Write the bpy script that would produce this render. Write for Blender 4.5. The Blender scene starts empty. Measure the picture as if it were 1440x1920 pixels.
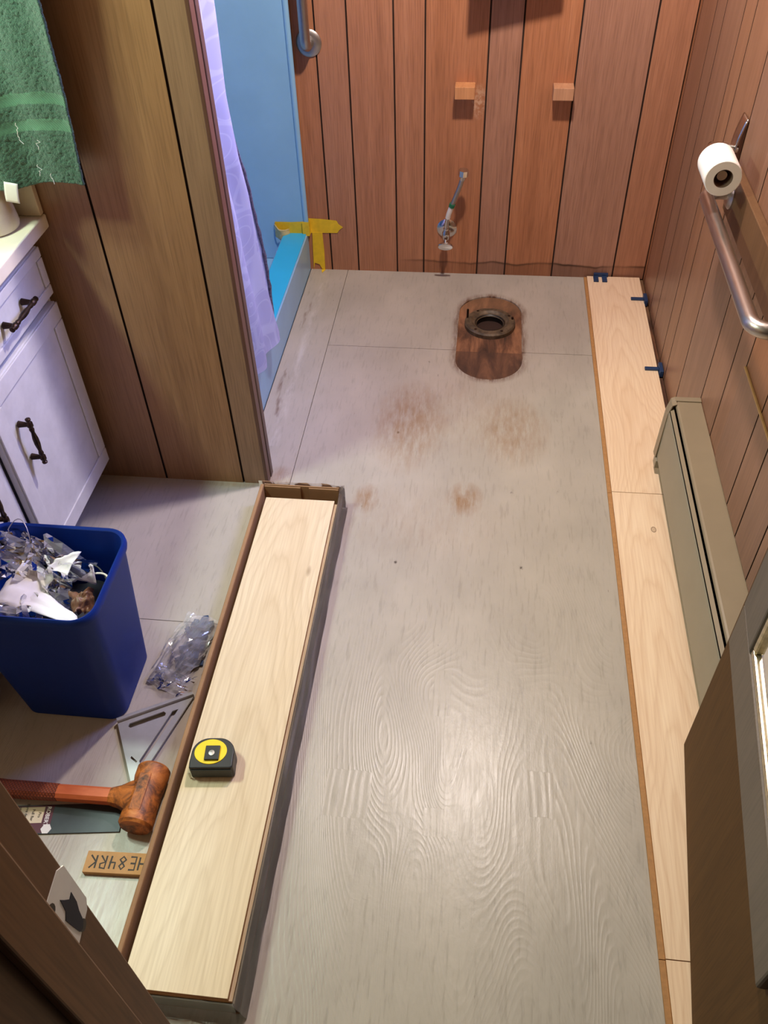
import bpy, bmesh, math, random
from mathutils import Vector, Matrix, noise as mn
SC = bpy.context.scene
COL = SC.collection
PI = math.pi
random.seed(7)

# ------------------------------------------------------------------ camera
cam = bpy.data.cameras.new('camera')
cam.sensor_fit = 'VERTICAL'; cam.sensor_height = 36.0
cam.lens = 36.0 * 1603.7 / 1920.0
cam.clip_start = 0.02
camo = bpy.data.objects.new('camera', cam); COL.objects.link(camo)
R_ = (0.99377746, 0.10824351, -0.02626214); U_ = (-0.05773651, 0.7022386, 0.70959668); F_ = (-0.09525152, 0.7036649, -0.70411849)
camo.matrix_world = Matrix(((R_[0], U_[0], -F_[0], 0), (R_[1], U_[1], -F_[1], 0), (R_[2], U_[2], -F_[2], 1.65), (0, 0, 0, 1)))
SC.camera = camo

# ------------------------------------------------------------------ light and exposure
w = bpy.data.worlds.new('world'); SC.world = w; w.use_nodes = True
w.node_tree.nodes['Background'].inputs[0].default_value = (1.0, 0.93, 0.82, 1)
w.node_tree.nodes['Background'].inputs[1].default_value = 0.035
vs = SC.view_settings
vs.view_transform = 'Standard'; vs.look = 'None'; vs.gamma = 1.0; vs.use_curve_mapping = False
vs.exposure = 0.0

def light(name, kind, loc, energy, color, size=0.1, size_y=None, direction=None):
    l = bpy.data.lights.new(name, kind); l.energy = energy; l.color = color
    if kind == 'AREA':
        l.size = size
        if size_y: l.shape = 'RECTANGLE'; l.size_y = size_y
    else:
        l.shadow_soft_size = size
    o = bpy.data.objects.new(name, l); COL.objects.link(o); o.location = loc
    if direction is not None:
        o.rotation_euler = Vector(direction).to_track_quat('-Z', 'Y').to_euler()
    return o
# globe lamp on the ceiling, bulbs over the vanity, daylight through the window in the right wall
def downlight(name, loc, energy, color, size, angle, direction=(0, 0, -1)):
    o = light(name, 'SPOT', loc, energy, color, size, direction=direction); o.data.spot_size = math.radians(angle); o.data.spot_blend = 0.35
downlight('ceiling_lamp_light', (0.02, 1.98, 2.15), 131, (1.0, 0.87, 0.80), 0.05, 164)
for yy in (1.05, 1.25):
    downlight('vanity_lamp_light', (-1.34, yy, 1.94), 43, (0.80, 1.0, 0.82), 0.07, 160, (0.25, 0, -1))
wd = light('window_daylight', 'AREA', (0.595, 2.06, 1.72), 11, (0.32, 0.38, 1.0), 0.52, 0.58, (-1.6, -0.50, -1.15))
wd.data.spread = math.radians(80)

# ------------------------------------------------------------------ helpers: meshes
class MB:
    def __init__(s): s.v = []; s.f = []
    def add(s, vs_, fs_, M=None):
        b = len(s.v)
        s.v += [tuple(M @ Vector(p)) if M else tuple(p) for p in vs_]
        s.f += [tuple(i + b for i in f) for f in fs_]
        return s
    def box(s, x0, x1, y0, y1, z0, z1, M=None):
        p = [(x0,y0,z0),(x1,y0,z0),(x1,y1,z0),(x0,y1,z0),(x0,y0,z1),(x1,y0,z1),(x1,y1,z1),(x0,y1,z1)]
        return s.add(p, [(0,3,2,1),(4,5,6,7),(0,1,5,4),(1,2,6,5),(2,3,7,6),(3,0,4,7)], M)
    def prism(s, poly, z0, z1, M=None):
        a = sum(poly[i][0]*poly[(i+1)%len(poly)][1]-poly[(i+1)%len(poly)][0]*poly[i][1] for i in range(len(poly)))
        if a < 0: poly = poly[::-1]
        n = len(poly)
        p = [(x,y,z0) for x,y in poly] + [(x,y,z1) for x,y in poly]
        f = [tuple(range(n-1,-1,-1)), tuple(range(n,2*n))] + [(i,(i+1)%n,n+(i+1)%n,n+i) for i in range(n)]
        return s.add(p, f, M)
    def loft(s, rings, cap0=True, cap1=True, M=None, closed=True):
        n = len(rings[0]); p = [q for r in rings for q in r]; f = []
        for k in range(len(rings)-1):
            for i in range(n if closed else n-1):
                j = (i+1) % n
                f.append((k*n+i, k*n+j, (k+1)*n+j, (k+1)*n+i))
        if cap0: f.append(tuple(range(n-1,-1,-1)))
        if cap1: f.append(tuple(range((len(rings)-1)*n, len(rings)*n)))
        return s.add(p, f, M)
    def tube(s, path, r, n=12, cap=True, M=None):
        path = [Vector(q) for q in path]; rings = []
        t0 = (path[1]-path[0]).normalized()
        a = Vector((0,0,1)) if abs(t0.z) < 0.9 else Vector((1,0,0))
        nrm = (a - t0*a.dot(t0)).normalized()
        for i, q in enumerate(path):
            if i == 0: t = path[1]-path[0]
            elif i == len(path)-1: t = path[-1]-path[-2]
            else: t = (path[i+1]-path[i]).normalized() + (path[i]-path[i-1]).normalized()
            t.normalize(); nrm = (nrm - t*nrm.dot(t)).normalized(); b = t.cross(nrm)
            rr = r[i] if isinstance(r, (list, tuple)) else r
            rings.append([tuple(q + nrm*(rr*math.cos(2*PI*k/n)) + b*(rr*math.sin(2*PI*k/n))) for k in range(n)])
        return s.loft(rings, cap, cap, M)
    def lathe(s, prof, n=32, M=None, cap0=True, cap1=True):
        rings = [[(r*math.cos(2*PI*k/n), r*math.sin(2*PI*k/n), z) for k in range(n)] for r, z in prof]
        return s.loft(rings, cap0, cap1, M)
    def grid(s, nu, nv, fn, M=None):
        p = [fn(i/nu, j/nv) for j in range(nv+1) for i in range(nu+1)]
        f = [(j*(nu+1)+i, j*(nu+1)+i+1, (j+1)*(nu+1)+i+1, (j+1)*(nu+1)+i) for j in range(nv) for i in range(nu)]
        return s.add(p, f, M)
    def mesh(s, name, smooth=None):
        me = bpy.data.meshes.new(name); me.from_pydata(s.v, [], s.f); me.validate(); me.update()
        bm = bmesh.new(); bm.from_mesh(me); bmesh.ops.recalc_face_normals(bm, faces=bm.faces); bm.to_mesh(me); bm.free()
        if smooth is not None:
            for pl in me.polygons: pl.use_smooth = True
            if smooth > 0: me.set_sharp_from_angle(angle=math.radians(smooth))
        return me
    def build(s, name, mat, parent=None, loc=None, smooth=None, bevel=0, seg=2, solid=0, sub=0, rot=None):
        o = bpy.data.objects.new(name, s.mesh(name, smooth)); COL.objects.link(o)
        o.data.materials.append(mat)
        if parent: o.parent = parent
        if loc: o.location = loc
        if rot: o.rotation_euler = rot
        if solid:
            m = o.modifiers.new('solid', 'SOLIDIFY'); m.thickness = solid; m.offset = 0
        if sub:
            m = o.modifiers.new('sub', 'SUBSURF'); m.levels = sub; m.render_levels = sub
        if bevel:
            m = o.modifiers.new('bevel', 'BEVEL'); m.width = bevel; m.segments = seg; m.limit_method = 'ANGLE'; m.angle_limit = math.radians(40)
            m.harden_normals = False
        return o

def box(name, mat, b, parent=None, bevel=0.0, seg=2):
    return MB().box(*b).build(name, mat, parent, bevel=bevel, seg=seg)
def thing(name, label, cat, loc=(0,0,0), rz=0.0, group=None, kind=None):
    o = bpy.data.objects.new(name, None); COL.objects.link(o); o.empty_display_size = 0.02
    o.location = loc; o.rotation_euler = (0,0,rz)
    return tag(o, label, cat, group, kind)
def tag(o, label, cat, group=None, kind=None):
    o['label'] = label; o['category'] = cat
    if group: o['group'] = group
    if kind: o['kind'] = kind
    return o
def rrect(w, d, r, n=6, cx=0, cy=0):
    pts = []
    for sx, sy, a0 in ((1,1,0),(-1,1,PI/2),(-1,-1,PI),(1,-1,1.5*PI)):
        for k in range(n+1):
            a = a0 + PI/2*k/n
            pts.append((cx+sx*(w/2-r)+r*math.cos(a), cy+sy*(d/2-r)+r*math.sin(a)))
    return pts
def arc(cx, cy, r, a0, a1, n):
    return [(cx+r*math.cos(a0+(a1-a0)*k/n), cy+r*math.sin(a0+(a1-a0)*k/n)) for k in range(n+1)]
def RX(a): return Matrix.Rotation(a, 4, 'X')
def RY(a): return Matrix.Rotation(a, 4, 'Y')
def RZ(a): return Matrix.Rotation(a, 4, 'Z')
def T(x, y, z): return Matrix.Translation((x, y, z))
def nz(x, y=0.0, z=0.0): return mn.noise(Vector((x, y, z)))

# ------------------------------------------------------------------ helpers: materials
def srgb(r, g, b):
    f = lambda c: (c/255/12.92) if c/255 <= 0.04045 else ((c/255+0.055)/1.055)**2.4
    return (f(r), f(g), f(b), 1)
class G:
    def __init__(s, name):
        s.m = bpy.data.materials.new(name); s.m.use_nodes = True; s.t = s.m.node_tree
        s.b = s.t.nodes['Principled BSDF']; s.out = s.t.nodes['Material Output']
        s.tc = None
    def n(s, ty, **k):
        q = s.t.nodes.new(ty)
        for a, b in k.items(): setattr(q, a, b)
        return q
    def put(s, sock, v):
        if hasattr(v, 'is_output'): s.t.links.new(v, sock)
        else: sock.default_value = v
    def obj(s):
        if not s.tc: s.tc = s.n('ShaderNodeTexCoord')
        return s.tc.outputs['Object']
    def map(s, scale=(1,1,1), loc=(0,0,0), vec=None):
        q = s.n('ShaderNodeMapping'); s.put(q.inputs[0], vec or s.obj()); q.inputs['Scale'].default_value = scale; q.inputs['Location'].default_value = loc
        return q.outputs[0]
    def xyz(s):
        q = s.n('ShaderNodeSeparateXYZ'); s.put(q.inputs[0], s.obj()); return q.outputs
    def math(s, op, a, b=0.0, c=0.0, clamp=False):
        q = s.n('ShaderNodeMath', operation=op); q.use_clamp = clamp
        s.put(q.inputs[0], a); s.put(q.inputs[1], b); s.put(q.inputs[2], c); return q.outputs[0]
    def noise(s, vec, scale=1.0, detail=2.0, rough=0.5, dist=0.0):
        q = s.n('ShaderNodeTexNoise'); s.put(q.inputs['Vector'], vec); q.inputs['Scale'].default_value = scale
        q.inputs['Detail'].default_value = detail; q.inputs['Roughness'].default_value = rough; q.inputs['Distortion'].default_value = dist
        return q.outputs[0]
    def voro(s, vec, scale):
        q = s.n('ShaderNodeTexVoronoi'); s.put(q.inputs['Vector'], vec); q.inputs['Scale'].default_value = scale; return q.outputs['Distance']
    def ramp(s, fac, stops):
        q = s.n('ShaderNodeValToRGB'); s.put(q.inputs[0], fac); e = q.color_ramp.elements
        while len(e) < len(stops): e.new(0.5)
        for i, (p, c) in enumerate(stops):
            e[i].position = p; e[i].color = c if not isinstance(c, (int, float)) else (c, c, c, 1)
        return q.outputs[0]
    def mix(s, fac, a, b, mode='MIX'):
        q = s.n('ShaderNodeMix', data_type='RGBA', blend_type=mode); s.put(q.inputs[0], fac); s.put(q.inputs[6], a); s.put(q.inputs[7], b); return q.outputs[2]
    def rnd(s):
        return s.n('ShaderNodeObjectInfo').outputs['Random']
    def bump(s, h, strength=0.3, dist=0.001):
        q = s.n('ShaderNodeBump'); q.inputs['Strength'].default_value = strength; q.inputs['Distance'].default_value = dist; s.put(q.inputs['Height'], h)
        s.t.links.new(q.outputs[0], s.b.inputs['Normal'])
        return q
    def set(s, **k):
        for a, v in k.items(): s.put(s.b.inputs[a.replace('_', ' ')], v)
        return s
def plain(name, col, rough=0.5, metal=0.0, var=0.12, scale=30, bump=0.0, bscale=200, coat=0.0, **kw):
    g = G(name)
    nn = g.noise(g.obj(), scale, 4, 0.6)
    dark = tuple(c*(1-var) for c in col[:3]) + (1,); lite = tuple(min(1, c*(1+var)) for c in col[:3]) + (1,)
    g.set(Base_Color=g.ramp(nn, [(0.3, dark), (0.7, lite)]), Roughness=rough, Metallic=metal, Coat_Weight=coat, **kw)
    if bump: g.bump(g.noise(g.obj(), bscale, 3), bump, 0.001)
    return g.m

def panel_mat(name, dark, mid, lite, stain=False, rough=0.38, spec=0.4):
    g = G(name); x, y, z = g.xyz()
    s1 = g.noise(g.map((38, 38, 1.1)), 1.0, 6, 0.6, 0.3)
    s2 = g.noise(g.map((260, 260, 9)), 1.0, 2, 0.5)
    s3 = g.noise(g.map((3.0, 3.0, 0.9)), 1.0, 2, 0.5)
    c = g.ramp(s1, [(0.15, dark), (0.5, mid), (0.85, lite)])
    c = g.mix(g.math('MULTIPLY', g.ramp(s2, [(0.35, 1.0), (0.55, 0.0)]), 0.42), c, tuple(v*0.62 for v in dark[:3])+(1,))
    c = g.mix(g.ramp(s3, [(0.35, 0.0), (0.7, 0.35)]), c, lite)
    tone = g.math('ADD', g.math('MULTIPLY', g.rnd(), 0.18), 0.91)
    q = g.n('ShaderNodeHueSaturation'); g.put(q.inputs['Value'], tone); g.put(q.inputs['Color'], c)
    g.put(q.inputs['Saturation'], g.math('ADD', g.math('MULTIPLY', g.rnd(), 0.22), 0.88))
    c = q.outputs[0]
    if stain:
        wav = g.math('ADD', g.math('MULTIPLY', g.noise(g.map((6, 1, 0)), 1.0, 3), 0.05), 0.022)
        d = g.math('SUBTRACT', z, wav)
        line = g.ramp(g.math('ABSOLUTE', d), [(0.0, 1.0), (0.006, 0.0)])
        under = g.ramp(d, [(0.0, 0.45), (0.004, 0.0)])
        msk = g.math('MULTIPLY', g.ramp(g.math('ADD', x, 0.5), [(0.18, 0.0), (0.34, 1.0)]), g.ramp(g.noise(g.map((5, 1, 1), (3, 0, 0)), 1.0, 1), [(0.35, 0.4), (0.6, 1.0)]))
        st = g.math('MULTIPLY', g.math('ADD', g.math('MULTIPLY', line, 0.7), under, clamp=True), msk)
        c = g.mix(st, c, srgb(58, 34, 20))
        # scraped filler blotch beside the wooden block
        d2 = g.math('ADD', g.math('POWER', g.math('MULTIPLY', g.math('ADD', x, 0.035), 30.0), 2.0), g.math('POWER', g.math('MULTIPLY', g.math('SUBTRACT', z, 0.622), 14.0), 2.0))
        bl = g.math('MULTIPLY', g.ramp(d2, [(0.15, 0.75), (0.7, 0.0)]), g.ramp(g.noise(g.obj(), 90, 4), [(0.42, 0.0), (0.6, 1.0)]))
        c = g.mix(bl, c, srgb(196, 160, 130))
    g.set(Base_Color=c, Roughness=rough, Specular_IOR_Level=spec)
    g.bump(s2, 0.12, 0.0006)
    return g.m
M = {}
M['panel_back'] = panel_mat('back_panelling', srgb(142, 94, 68), srgb(170, 116, 86), srgb(188, 134, 102), True)
M['panel_right'] = panel_mat('right_panelling', srgb(122, 82, 58), srgb(142, 98, 72), srgb(160, 114, 86))
M['panel_part'] = panel_mat('partition_panelling', srgb(128, 93, 63), srgb(150, 112, 79), srgb(166, 128, 93))
M['groove'] = plain('groove_backing', srgb(46, 25, 14), 0.8)
M['trim'] = panel_mat('mauve_trim', srgb(80, 56, 46), srgb(93, 66, 54), srgb(103, 74, 61))
M['jamb'] = panel_mat('jamb_wood', srgb(92, 60, 33), srgb(108, 72, 40), srgb(122, 84, 50), rough=0.5, spec=0.25)
M['door'] = panel_mat('door_veneer', srgb(76, 51, 26), srgb(88, 60, 30), srgb(98, 69, 37), rough=0.65, spec=0.15)
M['white_paint'] = plain('ceiling_paint', srgb(190, 178, 156), 0.8)

def floor_mat():
    g = G('painted_plywood'); x, y, z = g.xyz()
    # relief of the rotary cut veneer: contour lines of a stretched noise
    n1 = g.noise(g.map((2.6, 0.75, 0.0)), 1.0, 2.0, 0.45, 0.35)
    cont = g.math('SINE', g.math('MULTIPLY', n1, 820.0))
    cont = g.math('MULTIPLY', g.math('POWER', g.math('MULTIPLY', g.math('ADD', cont, 1.0), 0.5), 2.2), 1.5)
    fine = g.noise(g.map((130, 14, 0)), 1.0, 3, 0.6)
    plug = None
    for px, py, rx, ry in ((-0.21, 0.825, 0.048, 0.052), (0.185, 0.86, 0.026, 0.05), (-0.03, 1.085, 0.020, 0.06), (-0.13, 1.425, 0.018, 0.055), (-0.155, 0.545, 0.020, 0.07), (0.0, 0.78, 0.05, 0.03)):
        dx = g.math('MULTIPLY', g.math('SUBTRACT', x, px), 1.0/rx); dy = g.math('MULTIPLY', g.math('SUBTRACT', y, py), 1.0/ry)
        d = g.math('MAXIMUM', g.math('ABSOLUTE', dx), g.math('ABSOLUTE', dy))
        m = g.math('LESS_THAN', g.math('ADD', d, g.math('MULTIPLY', g.noise(g.map((60, 20, 0)), 1.0, 2), 0.25)), 1.12)
        plug = m if plug is None else g.math('MAXIMUM', plug, m)
    stripes = g.math('SINE', g.math('MULTIPLY', g.math('ADD', x, g.math('MULTIPLY', g.noise(g.map((12, 3, 0)), 1.0, 2), 0.05)), 420.0))
    relief = g.mix(plug, g.math('MULTIPLY', cont, 0.5), g.math('MULTIPLY', stripes, 0.6))
    amp = g.ramp(g.noise(g.map((2.5, 1.2, 0), (4, 2, 0)), 1.0, 2), [(0.3, 0.25), (0.65, 1.0)])
    blot = g.noise(g.map((34, 22, 0), (1, 7, 0)), 1.0, 4, 0.65)
    h = g.math('ADD', g.math('ADD', g.math('MULTIPLY', relief, amp), g.math('MULTIPLY', fine, 1.1)), g.math('MULTIPLY', blot, 2.2))
    # near the doorway the veneer is more weathered than at the back
    wear = g.ramp(g.math('MULTIPLY', y, 0.4), [(0.40, 1.0), (0.66, 0.18)])
    h = g.math('MULTIPLY', h, wear)
    g.bump(h, 0.9, 0.00026)
    base = g.ramp(g.noise(g.map((5, 3, 0)), 1.0, 5, 0.6), [(0.3, srgb(166, 157, 145)), (0.7, srgb(183, 173, 160))])
    base = g.mix(g.math('MULTIPLY', g.ramp(fine, [(0.33, 1.0), (0.46, 0.0)]), 0.2), base, srgb(110, 104, 92))
    # dark specks and scratches
    sp = g.ramp(g.voro(g.map((1, 0.7, 0)), 9.0), [(0.02, 1.0), (0.05, 0.0)])
    sp = g.math('MULTIPLY', sp, g.ramp(g.noise(g.obj(), 60, 2), [(0.45, 0.0), (0.55, 0.9)]))
    base = g.mix(sp, base, srgb(60, 50, 42))
    scr = g.math('MULTIPLY', g.ramp(g.noise(g.map((90, 16, 0), (2, 5, 0)), 1.0, 3, 0.7), [(0.69, 0.0), (0.74, 0.8)]), g.ramp(g.noise(g.map((3, 3, 0)), 1.0, 2), [(0.45, 0.0), (0.6, 1.0)]))
    base = g.mix(scr, base, srgb(96, 84, 74))
    # worn-through brown stains
    brk = g.ramp(g.noise(g.map((60, 11, 0)), 1.0, 6, 0.72), [(0.36, 0.05), (0.62, 1.0)])
    for px, py, rx, ry, k in ((-0.19, 2.03, 0.125, 0.24, 0.60), (0.13, 2.02, 0.12, 0.18, 0.50), (-0.03, 2.1, 0.26, 0.22, 0.2), (-0.28, 1.70, 0.040, 0.065, 0.75), (-0.005, 1.72, 0.055, 0.075, 0.85), (-0.13, 1.62, 0.28, 0.16, 0.16), (-0.535, 1.76, 0.045, 0.06, 0.65), (-0.62, 1.725, 0.2, 0.012, 0.4)):
        dx = g.math('MULTIPLY', g.math('SUBTRACT', x, px), 1.0/rx); dy = g.math('MULTIPLY', g.math('SUBTRACT', y, py), 1.0/ry)
        d = g.math('ADD', g.math('POWER', dx, 2.0), g.math('POWER', dy, 2.0))
        base = g.mix(g.math('MULTIPLY', g.math('MULTIPLY', g.ramp(d, [(0.05, 1.0), (1.0, 0.0)]), brk), k), base, srgb(138, 98, 54))
    # stain round the drain cut-out
    cy_ = g.math('SUBTRACT', y, g.math('MINIMUM', g.math('MAXIMUM', y, 2.39), 2.68)); cx_ = g.math('SUBTRACT', x, 0.045)
    dd = g.math('SQRT', g.math('ADD', g.math('POWER', cx_, 2.0), g.math('POWER', cy_, 2.0)))
    base = g.mix(g.math('MULTIPLY', g.ramp(dd, [(0.112, 0.95), (0.135, 0.0)]), brk), base, srgb(92, 58, 38))
    # old caulk line along the shower curb
    ck = g.math('ABSOLUTE', g.math('ADD', x, 0.585))
    on = g.math('GREATER_THAN', y, 1.9)
    base = g.mix(g.math('MULTIPLY', g.math('MULTIPLY', g.ramp(ck, [(0.003, 0.45), (0.020, 0.0)]), g.ramp(g.noise(g.map((30, 6, 0)), 1.0, 4, 0.7), [(0.42, 0.0), (0.62, 1.0)])), on), base, srgb(214, 208, 202))
    ck2 = g.math('ABSOLUTE', g.math('ADD', x, 0.612))
    base = g.mix(g.math('MULTIPLY', g.math('MULTIPLY', g.ramp(ck2, [(0.008, 0.7), (0.02, 0.0)]), g.ramp(g.noise(g.map((30, 7, 0)), 1.0, 3), [(0.56, 0.0), (0.66, 1.0)])), on), base, srgb(104, 72, 54))
    g.set(Base_Color=base, Roughness=g.math('ADD', g.math('MULTIPLY', fine, 0.2), 0.25), Specular_IOR_Level=0.5)
    return g.m
M['floor'] = floor_mat()
def bare_wood():
    g = G('bare_stained_plywood'); x, y, z = g.xyz()
    n = g.noise(g.map((22, 5, 0)), 1.0, 6, 0.65, 0.6)
    c = g.ramp(n, [(0.3, srgb(40, 25, 17)), (0.48, srgb(98, 62, 40)), (0.66, srgb(150, 102, 70))])
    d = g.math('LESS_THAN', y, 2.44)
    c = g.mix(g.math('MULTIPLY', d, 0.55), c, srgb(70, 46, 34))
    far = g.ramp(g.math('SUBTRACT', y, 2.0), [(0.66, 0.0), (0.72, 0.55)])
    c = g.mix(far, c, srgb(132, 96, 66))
    g.set(Base_Color=c, Roughness=0.75); g.bump(n, 0.3, 0.001); return g.m
M['bare'] = bare_wood()

def laminate(name, lite, mid, dark, ox=0.0, oy=0.0, curv=30.0, slope=3.2, knot=None):
    g = G(name); x, y, z = g.xyz()
    xx = g.math('ADD', x, ox); 
    x0 = g.math('MULTIPLY', g.math('SUBTRACT', g.noise(g.map((0, 1.6, 0), (0, oy, 0)), 1.0, 2), 0.5), 0.16)
    dx = g.math('SUBTRACT', xx, x0)
    wob = g.noise(g.map((14, 2.2, 0), (ox, oy, 0)), 1.0, 3, 0.5)
    v = g.math('ADD', g.math('MULTIPLY', g.math('MULTIPLY', dx, dx), curv*10), g.math('MULTIPLY', g.math('ADD', y, oy), slope))
    v = g.math('ADD', v, g.math('MULTIPLY', wob, 1.6))
    ring = g.math('FRACT', g.math('MULTIPLY', v, 2.0))
    rr = g.ramp(ring, [(0.0, 0.35), (0.2, 0.0), (0.7, 0.4), (0.88, 1.0), (1.0, 0.35)])
    fine = g.noise(g.map((230, 5, 0)), 1.0, 4, 0.6)
    low = g.noise(g.map((9, 1.3, 0), (oy, ox, 0)), 1.0, 3)
    c = g.ramp(low, [(0.3, lite), (0.7, mid)])
    c = g.mix(g.math('MULTIPLY', rr, 0.30), c, dark)
    c = g.mix(g.math('MULTIPLY', g.ramp(fine, [(0.4, 0.0), (0.68, 1.0)]), 0.32), c, dark)
    kn = g.voro(g.map((7, 2.1, 0), (ox+0.3, oy, 0)), 1.0)
    c = g.mix(g.math('MULTIPLY', g.ramp(kn, [(0.02, 1.0), (0.055, 0.0)]), 0.75), c, srgb(122, 84, 52))
    if knot:
        kx = g.math('MULTIPLY', g.math('SUBTRACT', x, knot[0]), 1/0.0075); ky = g.math('MULTIPLY', g.math('SUBTRACT', y, knot[1]), 1/0.0115)
        kd = g.math('SQRT', g.math('ADD', g.math('POWER', kx, 2.0), g.math('POWER', ky, 2.0)))
        c = g.mix(g.ramp(kd, [(0.35, 0.35), (0.6, 0.3), (0.8, 0.9), (1.0, 0.0)]), c, srgb(104, 70, 44))
    g.set(Base_Color=c, Roughness=0.36, Specular_IOR_Level=0.4)
    return g.m
M['lam_a'] = laminate('pale_ash_laminate', srgb(246, 220, 188), srgb(236, 204, 170), srgb(204, 160, 120), 0.0, 0.3)
M['lam_b'] = laminate('pale_ash_laminate_b', srgb(246, 220, 188), srgb(234, 202, 168), srgb(202, 158, 120), 0.02, 2.7, 24, 2.4, knot=(0.002, 0.465))
M['lam_c'] = laminate('pale_ash_laminate_c', srgb(232, 214, 182), srgb(222, 200, 164), srgb(184, 156, 116), -0.015, 5.1, 20, 2.4)
M['core'] = plain('fibreboard_core', srgb(172, 124, 74), 0.7, scale=120)
M['core_dark'] = plain('fibreboard_edge', srgb(150, 104, 58), 0.75, scale=120)
M['wrap_floor_grey'] = plain('floor_seen_through_wrap', srgb(132, 138, 126), 0.5, var=0.12, scale=20)
M['offcut'] = plain('offcut_wood', srgb(184, 140, 86), 0.7, var=0.1, scale=40)
M['cardboard'] = plain('cardboard', srgb(152, 116, 80), 0.8, var=0.1, scale=14, bump=0.1)
M['cardboard_dark'] = plain('printed_cardboard', srgb(116, 90, 74), 0.6, var=0.3, scale=9)
def film(name, tint=(0.95, 0.95, 0.97, 1), haze=0.12, rough=0.08):
    g = G(name); g.t.nodes.remove(g.b)
    tr = g.n('ShaderNodeBsdfTransparent'); tr.inputs[0].default_value = tint
    gl = g.n('ShaderNodeBsdfGlossy'); gl.inputs['Roughness'].default_value = rough
    df = g.n('ShaderNodeBsdfDiffuse'); df.inputs[0].default_value = (0.85, 0.85, 0.88, 1)
    fr = g.n('ShaderNodeFresnel'); fr.inputs[0].default_value = 1.55
    bp = g.n('ShaderNodeBump'); bp.inputs['Strength'].default_value = 0.45; bp.inputs['Distance'].default_value = 0.003
    g.put(bp.inputs['Height'], g.noise(g.obj(), 26, 2, 0.5, 1.0))
    for q in (gl, fr, df): g.t.links.new(bp.outputs[0], q.inputs['Normal'])
    m1 = g.n('ShaderNodeMixShader'); m1.inputs[0].default_value = haze
    g.t.links.new(tr.outputs[0], m1.inputs[1]); g.t.links.new(df.outputs[0], m1.inputs[2])
    m2 = g.n('ShaderNodeMixShader'); g.put(m2.inputs[0], g.math('MULTIPLY', fr.outputs[0], 1.1, clamp=True))
    g.t.links.new(m1.outputs[0], m2.inputs[1]); g.t.links.new(gl.outputs[0], m2.inputs[2])
    g.t.links.new(m2.outputs[0], g.out.inputs[0])
    return g.m
M['film'] = film('clear_film', haze=0.22)
M['film_wrap'] = film('shrink_wrap', (0.93, 0.91, 0.90, 1), 0.05, 0.2)
def brushed(name, col, rough=0.28, sc=(300, 300, 12)):
    g = G(name); n = g.noise(g.map(sc), 1.0, 3)
    g.set(Base_Color=col, Metallic=1.0, Roughness=g.math('ADD', g.math('MULTIPLY', n, 0.16), rough-0.08)); return g.m
M['steel'] = brushed('brushed_steel', srgb(178, 172, 168), 0.38)
M['steel_bar'] = brushed('brushed_steel_bar', srgb(186, 178, 172), 0.34, (260, 14, 260))
M['chrome'] = brushed('chrome', srgb(205, 203, 200), 0.16)
M['alu'] = plain('aluminium', srgb(178, 178, 178), 0.42, 0.6, var=0.06, scale=30)
M['blade'] = plain('dark_steel', srgb(62, 66, 70), 0.42, 0.5, var=0.12, scale=20)
M['bronze'] = plain('aged_bronze', srgb(58, 44, 36), 0.42, 0.85, var=0.5, scale=60)
M['flange'] = plain('dirty_flange', srgb(92, 76, 58), 0.55, 0.25, var=0.55, scale=45, bump=0.4, bscale=120)
M['pipe_dark'] = plain('dark_pipe', srgb(26, 21, 18), 0.4, 0.2, var=0.6, scale=40)
M['blue_bin'] = plain('blue_plastic', srgb(4, 42, 122), 0.55, var=0.06, scale=8, Specular_IOR_Level=0.2)
M['spacer'] = plain('navy_plastic', srgb(32, 56, 92), 0.45, var=0.15)
M['vanity'] = None
g = G('worn_white_paint'); n = g.noise(g.obj(), 16, 5, 0.65)
g.set(Base_Color=g.mix(g.ramp(g.noise(g.obj(), 7, 6, 0.7), [(0.66, 0.0), (0.72, 0.35)]), g.ramp(n, [(0.3, srgb(196, 194, 192)), (0.7, srgb(212, 210, 208))]), srgb(188, 160, 138)), Roughness=0.4)
M['vanity'] = g.m
M['counter'] = plain('cream_marble', srgb(228, 218, 192), 0.28, var=0.08, scale=7, coat=0.2)
M['splash'] = plain('cream_splash', srgb(206, 192, 160), 0.32, var=0.14, scale=11)
M['pot'] = plain('cream_stoneware', srgb(212, 198, 172), 0.45, var=0.16, scale=14, bump=0.2, bscale=60)
M['dark'] = plain('toe_kick', srgb(40, 40, 52), 0.7)
M['blue_shower'] = plain('blue_fibreglass', srgb(138, 184, 218), 0.26, var=0.05, scale=5)
M['daylit_curb'] = plain('painted_daylit_fibreglass', srgb(46, 172, 216), 0.32, var=0.04, scale=6)  # cyan paints the daylight that falls on the curb top
M['yellow_tape'] = plain('yellow_masking_tape', srgb(226, 188, 34), 0.6, var=0.12, scale=40)
M['cream_tape'] = plain('tape_adhesive_side', srgb(216, 190, 130), 0.6, var=0.2, scale=60)
M['block'] = panel_mat('block_wood', srgb(170, 110, 70), srgb(196, 138, 94), srgb(214, 158, 112), rough=0.6)
M['heater'] = plain('taupe_enamel', srgb(142, 126, 102), 0.42, var=0.07, scale=6)
M['heater_front'] = plain('grey_green_enamel', srgb(142, 134, 114), 0.40, var=0.06, scale=6)
M['black'] = plain('black_rubber', srgb(34, 34, 34), 0.5, var=0.2, bump=0.15)
M['yellow'] = plain('yellow_plastic', srgb(246, 214, 22), 0.4, var=0.04)
M['paper'] = plain('white_tissue', srgb(244, 234, 226), 0.9, var=0.03, bump=0.15, bscale=300)
M['sheet'] = plain('white_paper', srgb(226, 222, 220), 0.7, var=0.06, scale=12)
M['brown_pack'] = plain('brown_wrapper', srgb(112, 76, 52), 0.45, var=0.3, scale=40)
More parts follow.
